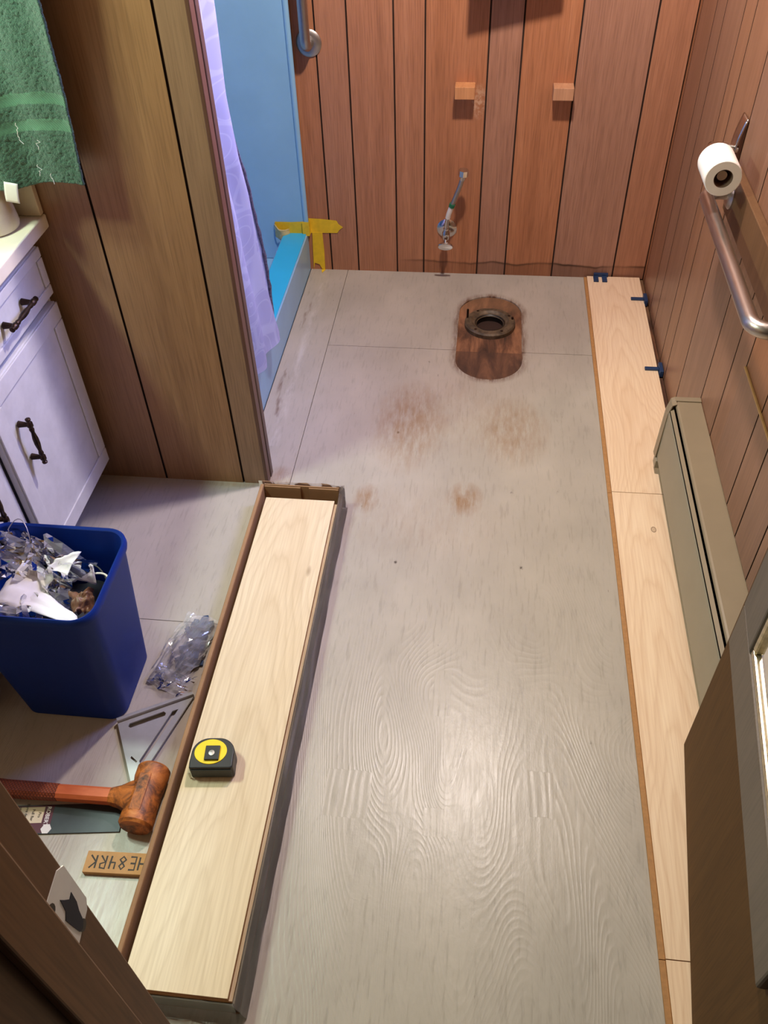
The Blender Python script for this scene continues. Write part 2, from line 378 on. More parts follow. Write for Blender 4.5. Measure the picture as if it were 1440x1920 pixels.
M['white_plastic'] = plain('white_plastic', srgb(224, 218, 208), 0.45)
M['green_plastic'] = plain('green_plastic', srgb(22, 110, 74), 0.45)
M['marker'] = plain('black_marker', srgb(44, 36, 30), 0.6)
M['label_cream'] = plain('cream_label', srgb(214, 200, 168), 0.6, var=0.04)
M['label_maroon'] = plain('maroon_label', srgb(86, 36, 52), 0.5, var=0.05)
M['label_white'] = plain('white_label', srgb(230, 226, 220), 0.5, var=0.04)
M['frame_grey'] = panel_mat('grey_frame', srgb(84, 74, 65), srgb(94, 83, 73), srgb(104, 92, 81), rough=0.5)
M['silver_leaf'] = plain('silver_leaf', srgb(205, 190, 158), 0.3, 0.9, var=0.25, scale=90)
g = G('mirror_glass'); g.set(Base_Color=(0.9, 0.9, 0.9, 1), Metallic=1.0, Roughness=g.math('MULTIPLY', g.noise(g.obj(), 3, 2), 0.03)); M['mirror'] = g.m
g = G('lamp_glass'); g.set(Base_Color=g.ramp(g.noise(g.obj(), 5), [(0.3, (0.95, 0.93, 0.88, 1)), (0.7, (1, 0.98, 0.94, 1))]), Roughness=0.4, Emission_Color=(1, 0.86, 0.7, 1), Emission_Strength=2.0); M['lamp'] = g.m
g = G('window_glass'); g.set(Base_Color=g.ramp(g.noise(g.obj(), 4), [(0.3, (0.95, 0.97, 1, 1)), (0.7, (1, 1, 1, 1))]), Roughness=0.02, Transmission_Weight=1.0, IOR=1.1); M['glass'] = g.m
def mallet_mat():
    g = G('dirty_orange_rubber'); n = g.noise(g.obj(), 26, 6, 0.7, 0.8)
    c = g.ramp(n, [(0.34, srgb(58, 34, 22)), (0.45, srgb(128, 72, 32)), (0.57, srgb(186, 106, 42)), (0.75, srgb(214, 142, 78))])
    g.set(Base_Color=c, Roughness=0.55); g.bump(n, 0.15, 0.001); return g.m
M['mallet'] = mallet_mat()
g = G('orange_handle'); n = g.noise(g.map((14, 30, 30)), 1.0, 4)
g.set(Base_Color=g.ramp(n, [(0.3, srgb(178, 82, 40)), (0.7, srgb(208, 110, 60))]), Roughness=0.5); M['handle'] = g.m
g = G('orange_grip'); x, y, z = g.xyz()
a = g.math('SINE', g.math('MULTIPLY', g.math('ADD', x, y), 900)); b = g.math('SINE', g.math('MULTIPLY', g.math('SUBTRACT', x, y), 900))
k = g.math('MAXIMUM', a, b)
g.set(Base_Color=g.ramp(k, [(0.3, srgb(142, 66, 32)), (0.95, srgb(96, 42, 22))]), Roughness=0.6); g.bump(k, 0.5, 0.001); M['grip'] = g.m
def towel_mat(band=False):
    g = G('green_terry' + ('_band' if band else '')); n = g.noise(g.obj(), 420, 3, 0.7); n2 = g.noise(g.obj(), 9, 3)
    if band:
        c = g.ramp(n2, [(0.3, srgb(74, 120, 94)), (0.7, srgb(90, 138, 108))]); x, y, z = g.xyz()
        k = g.math('SINE', g.math('MULTIPLY', g.math('ADD', x, g.math('MULTIPLY', z, 0.8)), 1200)); g.bump(k, 0.4, 0.001)
    else:
        c = g.ramp(n, [(0.3, srgb(42, 82, 68)), (0.7, srgb(86, 130, 104))]); g.bump(n, 0.9, 0.004)
    g.set(Base_Color=c, Roughness=0.95, Sheen_Weight=0.35); return g.m
M['towel'] = towel_mat(); M['towel_band'] = towel_mat(True)
def curtain_mat():
    g = G('lavender_curtain'); g.t.nodes.remove(g.b)
    v = g.n('ShaderNodeTexVoronoi', feature='DISTANCE_TO_EDGE'); g.put(v.inputs['Vector'], g.map((1, 9, 9))); v.inputs['Scale'].default_value = 1.0
    wv = g.math('SINE', g.math('MULTIPLY', g.voro(g.map((1, 7, 7)), 1.3), 26))
    p = g.math('MAXIMUM', g.ramp(v.outputs[0], [(0.03, 1.0), (0.06, 0.0)]), g.ramp(wv, [(0.86, 0.0), (0.98, 1.0)]))
    c = g.mix(g.math('MULTIPLY', p, 0.6), srgb(202, 198, 232), srgb(224, 222, 246))
    d = g.n('ShaderNodeBsdfDiffuse'); t_ = g.n('ShaderNodeBsdfTranslucent')
    g.put(d.inputs[0], c); g.put(t_.inputs[0], c)
    m = g.n('ShaderNodeMixShader'); m.inputs[0].default_value = 0.42
    g.t.links.new(d.outputs[0], m.inputs[1]); g.t.links.new(t_.outputs[0], m.inputs[2]); g.t.links.new(m.outputs[0], g.out.inputs[0])
    return g.m
M['curtain'] = curtain_mat()
M['hem'] = plain('mauve_hem', srgb(98, 94, 116), 0.8, var=0.6, scale=120)

# ================================================================== THE ROOM
YB, XR, YP = 2.95, 0.604, 1.735
fl = thing('floor', 'grey painted plywood floor with worn brown patches', 'floor', kind='structure')
box('subfloor', M['groove'], (-1.60, 0.70, -1.0, 3.0, -0.05, -0.016), fl)
E_ = 0.0009
def sheet(poly): MB().prism(poly, -0.0155, 0.0).build('plywood_sheet', M['floor'], fl)
cx, cr = 0.045, 0.11
sheet([(-0.646, YP+0.002), (-0.503-E_, YP+0.002), (-0.503-E_, YB), (-0.646, YB)])
sheet([(-0.503+E_, 2.44+E_), (cx-cr, 2.44+E_)] + arc(cx, 2.68, cr, PI, 0, 24) + [(cx+cr, 2.44+E_), (0.591, 2.44+E_), (0.591, YB), (-0.503+E_, YB)])
sheet([(-0.503+E_, -0.98), (0.591, -0.98), (0.591, 2.44-E_), (cx+cr, 2.44-E_)] + arc(cx, 2.39, cr, 0, -PI, 24) + [(cx-cr, 2.44-E_), (-0.503+E_, 2.44-E_)])
sheet([(-1.55, 1.23+E_), (-0.503-E_, 1.23+E_), (-0.503-E_, YP+0.001), (-1.55, YP+0.001)])
sheet([(-1.55, -0.98), (-0.503-E_, -0.98), (-0.503-E_, 1.23-E_), (-1.55, 1.23-E_)])
# bare wood under the removed toilet, with the round drain hole
def ring_poly(outer, inner, z0, z1):
    bm = MB(); n = len(outer)
    r0 = [(x, y, z1) for x, y in outer]; r1 = [(x, y, z1) for x, y in inner]; r2 = [(x, y, z0) for x, y in inner]
    bm.loft([r0, r1, r2], False, False); return bm
fcy = 2.605
outer = []; inner = []
for k in range(48):
    a = 2*PI*k/48
    outer.append((cx+0.125*math.cos(a), (2.68 if math.sin(a) > 0 else 2.39)+0.125*math.sin(a))); inner.append((cx+0.056*math.cos(a), fcy+0.056*math.sin(a)))
box('gap_shade_strip', M['bare'], (0.5915, XR, 0.26, YB, -0.0155, -0.004), fl)  # brown strip stands in for the shade in the gap along the wall
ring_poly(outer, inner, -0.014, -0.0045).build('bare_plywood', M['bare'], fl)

ce = box('ceiling', M['white_paint'], (-1.60, 0.70, 0.10, 3.0, 2.30, 2.36)); tag(ce, 'off-white ceiling over the bathroom', 'ceiling', kind='structure')

def board(parent, mat, b, axis):
    # one board of the panelling; its groove sides are stained dark
    o = box('board', mat, b, parent); o.data.materials.append(M['groove'])
    for pl in o.data.polygons:
        if abs(pl.normal[axis]) > 0.9: pl.material_index = 1
    return o
# back wall of grooved boards
wb = thing('wall_back', 'reddish brown grooved wood panelling on the far wall', 'wall', kind='structure')
box('backing', M['groove'], (-1.60, 0.70, YB+0.006, YB+0.08, -0.02, 2.30), wb)
gx = [-0.66, -0.564, -0.461, -0.313, -0.213, -0.013, 0.091, 0.266, 0.489, XR]
for a, b in zip(gx[:-1], gx[1:]):
    board(wb, M['panel_back'], (a+0.0028, b-0.0028, YB, YB+0.008, 0.0, 2.30), 0)
box('board', M['panel_back'], (-1.60, -0.662, YB, YB+0.008, 0.0, 2.30), wb)

# right wall: boards below, plain panels round the window above
wr = thing('wall_right', 'reddish brown grooved wood panelling on the right wall', 'wall', kind='structure')
box('backing', M['groove'], (XR+0.006, XR+0.08, -1.0, 3.0, -0.02, 1.36), wr)
gy = [YB, 2.915, 2.727, 2.615, 2.420, 2.318, 2.135, 1.907, 1.753, 1.660, 1.493, 1.390, 1.262, 1.05, 0.95, 0.72, 0.55, 0.26]
for b, a in zip(gy[:-1], gy[1:]):
    board(wr, M['panel_right'], (XR, XR+0.008, a+0.0026, b-0.0026, 0.0, 1.36), 1)
WY0, WY1, WZ0, WZ1 = 1.78, 2.34, 1.42, 2.04
for bb in ((XR, XR+0.08, -1.0, WY0, 1.36, 2.30), (XR, XR+0.08, WY1, 3.0, 1.36, 2.30), (XR, XR+0.08, WY0, WY1, 1.36, WZ0), (XR, XR+0.08, WY0, WY1, WZ1, 2.30)):
    box('upper_panel', M['panel_right'], bb, wr)
wn = thing('window_1', 'small white framed window high in the right wall', 'window', (XR+0.04, (WY0+WY1)/2, WZ0), kind='structure')
hw = (WY1-WY0)/2
for bb in ((-0.02, 0.02, -hw, -hw+0.03, 0, WZ1-WZ0), (-0.02, 0.02, hw-0.03, hw, 0, WZ1-WZ0), (-0.02, 0.02, -hw+0.03, hw-0.03, 0, 0.03), (-0.02, 0.02, -hw+0.03, hw-0.03, WZ1-WZ0-0.03, WZ1-WZ0)):
    box('window_frame', M['vanity'], bb, wn, 0.002)
box('pane', M['glass'], (0.008, 0.012, -hw+0.03, hw-0.03, 0.03, WZ1-WZ0-0.03), wn)

wl = box('wall_left', M['panel_part'], (-1.62, -1.55, 0.10, 3.0, 0.0, 2.30)); tag(wl, 'wood panelled wall behind the vanity', 'wall', kind='structure')

# partition between vanity and shower
wp = thing('wall_partition', 'brown grooved panelling on the partition beside the shower', 'wall', kind='structure')
box('backing', M['groove'], (-1.55, -0.572, YP+0.006, YP+0.050, 0.0, 2.30), wp)
for a, b in zip([-1.55, -1.30, -1.09, -0.861, -0.6345], [-1.30, -1.09, -0.861, -0.6345, -0.570]):
    board(wp, M['panel_part'], (a+0.0030, b-(0.0030 if b < -0.6 else 0), YP, YP+0.008, 0.0, 2.30), 0)
t1 = thing('trim_1', 'mauve brown double corner trim on the partition edge', 'trim', kind='structure')
box('trim_strip', M['trim'], (-0.572, -0.562, YP-0.002, YP+0.026, 0.0, 2.30), t1, 0.002)
box('trim_strip', M['trim'], (-0.572, -0.560, YP+0.028, YP+0.052, 0.0, 2.30), t1, 0.003)

# front wall with the doorway the camera looks through
wf = thing('wall_front', 'dark wall round the open doorway', 'wall', kind='structure')
for bb in ((-1.55, -0.322, 0.13, 0.245, 0.0, 2.30), (0.432, XR, 0.13, 0.245, 0.0, 2.30), (-0.322, 0.432, 0.13, 0.245, 2.05, 2.30)):
    box('wall_block', M['panel_part'], bb, wf)
jb = thing('trim_2', 'brown wooden door jamb with door stop and white strike recess', 'door jamb', (-0.30, 0.25, 0), kind='structure')
box('jamb_board', M['jamb'], (-0.022, 0.0, -0.135, 0.0, 0, 2.05), jb, 0.0015)
box('door_stop', M['jamb'], (0.0, 0.011, -0.078, -0.035, 0, 2.05), jb, 0.002)
# worn painted strike mortise: a shallow ragged plate with the bolt hole
def strike(poly, x0, x1):
    return MB().add([(x0, a, b) for a, b in poly] + [(x1, a, b) for a, b in poly], [tuple(range(len(poly)-1,-1,-1)), tuple(range(len(poly), 2*len(poly)))] + [(i, (i+1) % len(poly), len(poly)+(i+1) % len(poly), len(poly)+i) for i in range(len(poly))])
sp = strike([(-0.034, 0.932), (-0.031, 0.988), (-0.006, 0.992), (0.0015, 0.984), (0.0018, 0.918), (-0.004, 0.908), (-0.030, 0.900)], -0.0005, 0.0008).build('strike_patch', M['label_white'], jb); sp['label'] = 'chipped white paint round the strike hole'
strike([(-0.022, 0.908), (-0.024, 0.925), (-0.026, 0.944), (-0.021, 0.950), (-0.019, 0.968), (-0.016, 0.960), (-0.012, 0.951), (-0.007, 0.953), (-0.008, 0.936), (-0.011, 0.925), (-0.013, 0.910), (-0.018, 0.904)], 0.0006, 0.0013).build('bolt_hole', M['dark'], jb)
for zz in (0.918, 0.976):
    strike([(-0.030+0.005*math.cos(2*PI*k/12) + (0.014 if zz < 0.95 else 0.0), zz-0.012*(zz < 0.95)+0.007*math.sin(2*PI*k/12)) for k in range(12)], 0.0006, 0.0012).build('screw_hole', M['bronze'], jb)
jr = thing('trim_3', 'brown door jamb on the hinge side', 'door jamb', (0.432, 0.25, 0), kind='structure')
box('jamb_board', M['jamb'], (-0.020, 0.0, -0.135, 0.0, 0, 2.05), jr, 0.0015)
box('door_stop', M['jamb'], (-0.031, -0.020, -0.078, -0.035, 0, 2.05), jr, 0.002)

# open door (hinged at the right jamb) and the framed mirror on it
DA = -math.atan2(0.056, 0.51)
dr = thing('door_1', 'plain brown veneered door standing open at the right', 'door', (0.404, 0.262, 0), DA, kind='structure')
box('door_leaf', M['door'], (0.0, 0.035, 0.0, 0.735, 0.018, 2.03), dr, 0.001)
dk = MB().lathe([(0.026, 0.0), (0.026, 0.006), (0.010, 0.010), (0.010, 0.030), (0.024, 0.040), (0.027, 0.052), (0.020, 0.064), (0.0, 0.067)], 24, T(-0.0, 0.675, 0.97) @ RY(-PI/2)).build('door_knob', M['bronze'], dr, smooth=35)
mi = thing('framed_mirror', 'grey framed mirror with silver inner bead on the open door', 'mirror', (0.404, 0.262, 0), DA)
mw = 0.690; mo = 0.130; mz0 = 0.435; mz1 = 1.78
# local axis: x<0 faces the room
def frame_piece(name, y0, y1, z0, z1): box(name, M['frame_grey'], (-0.016, -0.0005, y0, y1, z0, z1), mi, 0.004)
FW = 0.100
frame_piece('frame_rail', mo, mw, mz0, mz0+FW); frame_piece('frame_rail', mo, mw, mz1-FW, mz1)
frame_piece('frame_stile', mo, mo+FW, mz0+FW, mz1-FW); frame_piece('frame_stile', mw-FW, mw, mz0+FW, mz1-FW)
bd = 0.014
for bb in ((mo+FW, mw-FW, mz0+FW, mz0+FW+bd), (mo+FW, mw-FW, mz1-FW-bd, mz1-FW), (mo+FW, mo+FW+bd, mz0+FW+bd, mz1-FW-bd), (mw-FW-bd, mw-FW, mz0+FW+bd, mz1-FW-bd)):
    box('inner_bead', M['silver_leaf'], (-0.013, -0.001, bb[0], bb[1], bb[2], bb[3]), mi, 0.004)
box('mirror_glass', M['mirror'], (-0.005, -0.001, mo+FW+bd, mw-FW-bd, mz0+FW+bd, mz1-FW-bd), mi)

# ceiling lamp and vanity lamp fittings (above the picture)
cl = thing('ceiling_lamp', 'round metal shaded lamp on the ceiling', 'lamp', (0.02, 1.98, 2.25))
MB().lathe([(0.105, -0.085), (0.108, -0.08), (0.095, 0.0), (0.0, 0.0), (0.0, -0.004), (0.09, -0.006), (0.103, -0.085)], 40, None, False, False).build('lamp_shade', M['chrome'], cl, smooth=40)
MB().lathe([(0.0, -0.048), (0.03, -0.045), (0.045, -0.03), (0.03, -0.008), (0.0, -0.006)], 32).build('lamp_bulb', M['lamp'], cl, smooth=60)
vl = thing('vanity_lamp', 'two bulb brass bar lamp over the vanity', 'lamp', (-1.55, 1.15, 1.96))
box('lamp_bar', M['chrome'], (0.0, 0.03, -0.22, 0.22, -0.05, 0.05), vl, 0.004)
for yy in (-0.10, 0.10):
    MB().tube([(0.03, yy, 0), (0.14, yy, 0.03)], [0.018, 0.022]).build('bulb_socket', M['chrome'], vl, smooth=40)
    MB().lathe([(0.0, -0.045), (0.03, -0.034), (0.045, 0.0), (0.03, 0.034), (0.0, 0.045)], 20, T(0.20, yy, 0.055)).build('bulb', M['lamp'], vl, smooth=60)
sh = thing('shadow_cabinet', 'unseen wooden cabinet added to cast a slanted shadow on the far wall', 'cabinet', (0.055, YB, 0.962))  # added out of view; its slanted bottom shapes the shadow on the boards
MB().prism([(-0.125, 0.03), (0.125, 0.085), (0.125, 0.35), (-0.125, 0.35)], 0, 0.13, RX(PI/2)).build('cabinet_body', M['jamb'], sh)
sd_ = MB().prism([(-0.115, 0.048), (0.115, 0.098), (0.115, 0.335), (-0.115, 0.335)], 0.1305, 0.142, RX(PI/2)).build('cabinet_door', M['panel_back'], sh, bevel=0.002)
MB().lathe([(0.006, 0.0), (0.006, 0.010), (0.012, 0.016), (0.010, 0.022), (0.0, 0.024)], 16, T(0.09, -0.142, 0.20) @ RX(PI/2)).build('door_knob', M['bronze'], sd_, smooth=40)

# ================================================================== SHOWER
ss = thing('shower_stall', 'blue fibreglass shower stall with a raised curb', 'shower', (-0.645, 2.36, 0))
def SB(name, mat, x0, x1, y0, y1, z0, z1, bev=0.004): return box(name, M[mat], (x0+0.645, x1+0.645, y0-2.36, y1-2.36, z0, z1), ss, bev, 3)
SB('end_panel', 'blue_shower', -1.545, -0.648, 2.928, 2.948, 0.051, 2.02, 0.003)
MB().tube([(-0.002, 2.932-2.36, 0.158), (-0.002, 2.932-2.36, 2.02)], 0.010, 12).build('panel_flange', M['blue_shower'], ss, smooth=50)
SB('side_panel', 'blue_shower', -1.545, -1.525, 1.812, 2.927, 0.051, 2.02)
SB('end_panel', 'blue_shower', -1.545, -0.745, 1.790, 1.810, 0.051, 2.02)
SB('shower_pan', 'blue_shower', -1.545, -0.744, 1.79, 2.948, 0.0, 0.05)
cb = MB().prism([(-0.003, 0.0), (0.0, 0.149), (-0.006, 0.155), (-0.086, 0.155), (-0.092, 0.149), (-0.098, 0.05), (-0.092, 0.0)], 1.79-2.36, 2.946-2.36, RX(PI/2) @ Matrix.Scale(-1, 4, (0, 0, 1)))
cb = cb.build('curb', M['blue_shower'], ss, smooth=25)
ct = SB('painted_lit_curb_top', 'daylit_curb', -0.731, -0.648, 1.80, 2.927, 0.1545, 0.1575, 0.001); ct['label'] = 'top of the curb with daylight painted on as bright cyan'

cu = thing('shower_curtain', 'translucent lavender shower curtain bunched beside the partition trim', 'curtain', (-0.615, 1.83, 0.15))
def cedge(z):
    pts = [(0.10, 2.235), (0.15, 2.262), (0.20, 2.298), (0.30, 2.292), (0.45, 2.252), (0.68, 2.175), (0.80, 2.11), (0.95, 2.077), (1.2, 2.085), (2.0, 2.09)]
    for (a, b), (c, d) in zip(pts[:-1], pts[1:]):
        if z <= c: return b + (d-b)*max(0, (z-a))/(c-a)
    return pts[-1][1]
def cbot(s): return 0.19 + 0.055*(1-s)**1.5 - 0.02*math.sin(s*PI)
def cfn(u, v):
    zb = cbot(u); z = zb + (1.95-zb)*v
    ye = cedge(z); y = 1.806 + (ye-1.806)*u
    k = min(1, (z-0.1)/0.5)
    x = 0.016*math.sin(u*17+1.2*math.sin(z*2.2)) + 0.010*nz(u*4, z*3, 2) + 0.012*(1-k)*math.sin(u*9+z*9) - 0.006
    return (x, y-1.83, z-0.15)
MB().grid(60, 110, cfn).build('curtain_cloth', M['curtain'], cu, smooth=0)
MB().tube([tuple(Vector(cfn(1.0, v/60)) + Vector((0.002+0.003*nz(v*0.9), 0.002*nz(v*1.7, 5), 0))) for v in range(61)], [0.0052+0.0026*nz(v*1.3, 9) for v in range(61)], 8).build('curtain_hem', M['hem'], cu, smooth=0)
rd = MB().tube([(-0.615, 1.812, 1.96), (-0.615, 2.926, 1.96)], 0.012, 16).build('curtain_rod', M['chrome'], smooth=50); tag(rd, 'chrome shower curtain rod across the stall opening', 'rod')

# yellow tape at the shower corner
def strip(name, poly, th, M_, mat, parent=None): return MB().prism(poly, 0, th, M_).build(name, M[mat], parent)
Mw = T(0, YB-0.0012, 0) @ RX(PI/2)       # x,y -> x,z on a wall facing -Y
tp = thing('masking_tape', 'yellow tape strip running across shower corner and wood wall', 'tape', (-0.64, 2.925, 0.15))
def TL(M_): return T(0.64, -2.925, -0.15) @ M_
strip('tape_strip', [(-0.644, 0.148), (-0.600, 0.150), (-0.535, 0.151), (-0.527, 0.163), (-0.513, 0.174), (-0.529, 0.186), (-0.536, 0.199), (-0.590, 0.204), (-0.644, 0.206)], 0.0010, TL(Mw), 'yellow_tape', tp)
strip('tape_strip', [(-0.762, 0.158), (-0.735, 0.156), (-0.640, 0.150), (-0.640, 0.204), (-0.700, 0.200), (-0.762, 0.200)], 0.0010, TL(T(0, 2.9268, 0) @ RX(PI/2)), 'yellow_tape', tp)
strip('tape_strip', [(2.9255, 0.150), (2.9490, 0.150), (2.9490, 0.204), (2.9255, 0.204)], 0.0012, TL(T(-0.6355, 0, 0) @ RY(PI/2) @ RZ(PI/2)), 'yellow_tape', tp)
box('tape_strip', M['yellow_tape'], (-0.6600+0.64, -0.6345+0.64, 2.9204-2.925, 2.9214-2.925, 0.0, 0.054), tp)
MB().grid(10, 8, lambda u, v: (-0.764+0.055*u+0.004*nz(v*3, 2), 2.924-0.030*math.sin(u*PI)*(0.6+0.4*v), 0.140+0.055*v*(1-0.35*u)+0.004*nz(u*4, v*4)), T(0.64, -2.925, -0.15)).build('tape_curl', M['cream_tape'], tp, smooth=0, solid=0.001)
tv = thing('masking_tape', 'yellow tape strip hanging down the corner to the floor', 'tape', (-0.61, YB, 0))
def TL2(M_): return T(0.61, -YB, 0) @ M_
strip('tape_strip', [(-0.636, 0.0), (-0.630, 0.028), (-0.612, 0.022), (-0.604, 0.004), (-0.592, 0.001), (-0.590, 0.080), (-0.592, 0.152), (-0.630, 0.152)], 0.0022, TL2(Mw), 'yellow_tape', tv)
strip('tape_tip', [(-0.606, YB-0.004), (-0.600, YB-0.030), (-0.590, YB-0.004)], 0.0012, TL2(T(0, 0, 0.0006)), 'yellow_tape', tv)

# ================================================================== BACK WALL FITTINGS
for i, (bx, lab) in enumerate(((-0.0815, 'short wooden block on the far wall, left one beside scraped filler'), (0.231, 'short wooden block on the far wall, right one near the corner'))):
    o = thing('wall_block', lab, 'wood block', (bx, YB, 0.645), group='wooden blocks on the far wall')
    box('block', M['block'], (-0.032, 0.032, -0.050, -0.0002, 0.0, 0.038), o, 0.0015)
gb = thing('grab_bar', 'upright stainless grab bar on the far wall by the shower', 'grab bar', (-0.585, YB, 0.796))
MB().lathe([(0.041, 0.0), (0.041, 0.004), (0.034, 0.009), (0.019, 0.010)], 40, RX(PI/2)).build('flange', M['steel'], gb, smooth=40)
pth = [(0, -0.006, 0), (0, -0.030, 0)] + [(0, -0.030-0.032*math.sin(a), 0.032-0.032*math.cos(a)) for a in [PI/2*k/8 for k in range(1, 9)]] + [(0.0, -0.062, 0.10), (0.0, -0.062, 0.5)]
MB().tube(pth, 0.016, 20).build('bar', M['steel'], gb, smooth=50)

sv = thing('supply_valve', 'chrome shutoff valve with braided hose on the far wall', 'valve', (-0.129, YB, 0.18))
MB().lathe([(0.036, 0.0), (0.036, 0.002), (0.026, 0.010), (0.012, 0.012)], 36, RX(PI/2)).build('escutcheon', M['chrome'], sv, smooth=35)
MB().tube([(0, -0.01, 0), (0, -0.052, 0)], 0.009, 16).build('stub_pipe', M['chrome'], sv, smooth=40)
MB().lathe([(0.011, -0.016), (0.014, -0.010), (0.014, 0.010), (0.010, 0.016), (0.010, 0.026)], 20, T(0, -0.060, 0.004)).build('valve_body', M['chrome'], sv, smooth=35)
MB().tube([(0, -0.06, -0.004), (0, -0.080, -0.020)], 0.006, 12).build('valve_stem', M['chrome'], sv, smooth=40)
MB().lathe([(0.0, -0.004), (0.026, -0.004), (0.028, 0.0), (0.026, 0.005), (0.006, 0.007), (0.0, 0.007)], 28, T(0.0, -0.086, -0.026) @ RX(PI*0.62) @ Matrix.Scale(0.62, 4, (0, 1, 0))).build('valve_handle', M['chrome'], sv, smooth=35)
hp = [Vector(q) for q in ((0, -0.060, 0.030), (0.002, -0.062, 0.055), (0.008, -0.066, 0.085), (0.020, -0.072, 0.125), (0.034, -0.078, 0.165), (0.046, -0.082, 0.200), (0.051, -0.083, 0.222))]
MB().tube(hp[:3], 0.0075, 14).build('ferrule', M['chrome'], sv, smooth=40)
MB().tube([hp[1].lerp(hp[2], 0.5), hp[2], hp[2].lerp(hp[3], 0.75)], 0.0092, 14).build('hose_tag', M['white_plastic'], sv, smooth=40)
MB().tube([hp[2].lerp(hp[3], 0.75), hp[3].lerp(hp[4], 0.05)], 0.0105, 14).build('hose_ring', M['green_plastic'], sv, smooth=40)
MB().tube(hp[3:], 0.0080, 14).build('braided_hose', M['steel'], sv, smooth=40)
MB().tube([(0.051, -0.083, 0.216), (0.053, -0.084, 0.228), (0.0535, -0.084, 0.232), (0.055, -0.085, 0.252)], [0.009, 0.011, 0.0175, 0.0175], 8).build('coupling_nut', M['chrome'], sv, smooth=30)

# closet flange in the floor
cf = thing('closet_flange', 'dirty brown toilet drain flange set in the bare plywood', 'drain flange', (cx, fcy, -0.004))
fr_ = MB().lathe([(0.058, -0.008), (0.088, 0.0), (0.088, 0.013), (0.083, 0.018), (0.066, 0.020), (0.060, 0.014), (0.054, 0.012), (0.0505, 0.004)], 48, cap0=False, cap1=False).build('flange_ring', M['flange'], cf, smooth=35)
MB().lathe([(0.0505, 0.012), (0.048, 0.010), (0.047, -0.012), (0.040, -0.014), (0.038, -0.05), (0.0, -0.055)], 40, cap0=False).build('drain_pipe', M['pipe_dark'], cf, smooth=35)
MB().lathe([(0.049, 0.004), (0.052, 0.008), (0.0495, 0.011), (0.046, 0.007), (0.049, 0.004)], 40, cap0=False, cap1=False).build('inner_lip', M['flange'], cf, smooth=60)
MB().tube([(-0.079, 0.018, 0.012), (-0.079, 0.018, 0.050)], 0.004, 10).build('closet_bolt', M['bronze'], cf, smooth=40)
MB().tube([(0.077, 0.016, 0.012), (0.077, 0.016, 0.026)], 0.004, 10).build('closet_bolt', M['bronze'], cf, smooth=40)
for a in (0.5, 2.2, 4.0, 5.3):
    MB().lathe([(0.005, 0.0), (0.005, 0.002), (0.0, 0.003)], 12, T(0.074*math.cos(a), 0.074*math.sin(a), 0.0175)).build('screw_head', M['bronze'], fr_, smooth=40)

# ================================================================== RIGHT WALL FITTINGS
bo = box('backing_board', M['jamb'], (0, 0.020, -1.18, 0.0, 0, 0.104), bevel=0.002); bo.location = (XR-0.0205, 2.098, 0.677)
tag(bo, 'plain brown board fixed on the right wall behind the grab bar', 'board')
g2 = thing('grab_bar', 'stainless grab bar along the right wall on the brown board', 'grab bar', (XR-0.0207, 2.055, 0.735))
def flange_at(y): MB().lathe([(0.038, 0.0), (0.038, 0.003), (0.030, 0.009), (0.018, 0.010)], 40, T(0, y, 0) @ RY(-PI/2)).build('flange', M['steel_bar'], g2, smooth=40)
YL = -0.60
flange_at(0); flange_at(YL)
so, rb = 0.062, 0.036
pth = [(-0.004, 0, 0), (-(so-rb), 0, 0)] + [(-(so-rb)-rb*math.sin(a), -rb+rb*math.cos(a), 0) for a in [PI/2*k/8 for k in range(1, 9)]]
pth += [(-so, YL/2, 0)] + [(-(so-rb)-rb*math.cos(a), YL+rb-rb*math.sin(a), 0) for a in [PI/2*k/8 for k in range(0, 9)]] + [(-0.004, YL, 0)]
MB().tube(pth, 0.0165, 22).build('bar', M['steel_bar'], g2, smooth=50)

pp = thing('patch_panel', 'thin grooved wood panel on the right wall above the heater, light painted along its top edge', 'panel', (XR, 1.660, 0.245))
for b, a in ((1.660, 1.493), (1.493, 1.390), (1.390, 1.262), (1.262, 1.05)):
    board(pp, M['panel_right'], (-0.0045, -0.0003, a+(0.0026 if a != 1.05 else 0)-1.66, b-(0.0026 if b != 1.66 else 0)-1.66, 0.0, 0.266), 1)
box('painted_lit_edge', M['offcut'], (-0.0055, -0.0003, 1.05-1.66, 0.0, 0.2662, 0.2705), pp, 0.001)  # paler wood paints the light caught by the panel's upper edge

th = thing('toilet_paper_holder', 'curved chrome toilet paper holder on the right wall', 'paper holder', (XR-0.0005, 2.14, 0.80))
MB().grid(4, 14, lambda u, v: (-0.004-0.012*math.sin(v*PI), -0.012+0.05*u, -0.075+0.15*v), None).build('wall_plate', M['chrome'], th, smooth=0, solid=0.003)
MB().tube([(-0.012, 0.0, 0.0), (-0.045, -0.004, 0.01), (-0.078, -0.030, 0.022), (-0.0835, -0.06, 0.026), (-0.0835, -0.205, 0.026)], [0.012, 0.010, 0.010, 0.011, 0.011], 16).build('arm', M['chrome'], th, smooth=50)
tr = thing('toilet_paper_roll', 'white toilet paper roll hanging on the chrome holder', 'toilet paper', (XR-0.084, 1.918, 0.826))
MB().lathe([(0.0205, 0.0), (0.038, 0.0), (0.040, 0.002), (0.040, 0.098), (0.038, 0.100), (0.0205, 0.100), (0.0205, 0.0)], 48, RX(-PI/2), False, False).build('paper', M['paper'], tr, smooth=40)
MB().lathe([(0.0204, 0.001), (0.0195, 0.001), (0.0195, 0.099), (0.0204, 0.099)], 40, RX(-PI/2), False, False).build('cardboard_core', M['cardboard_dark'], tr, smooth=40)

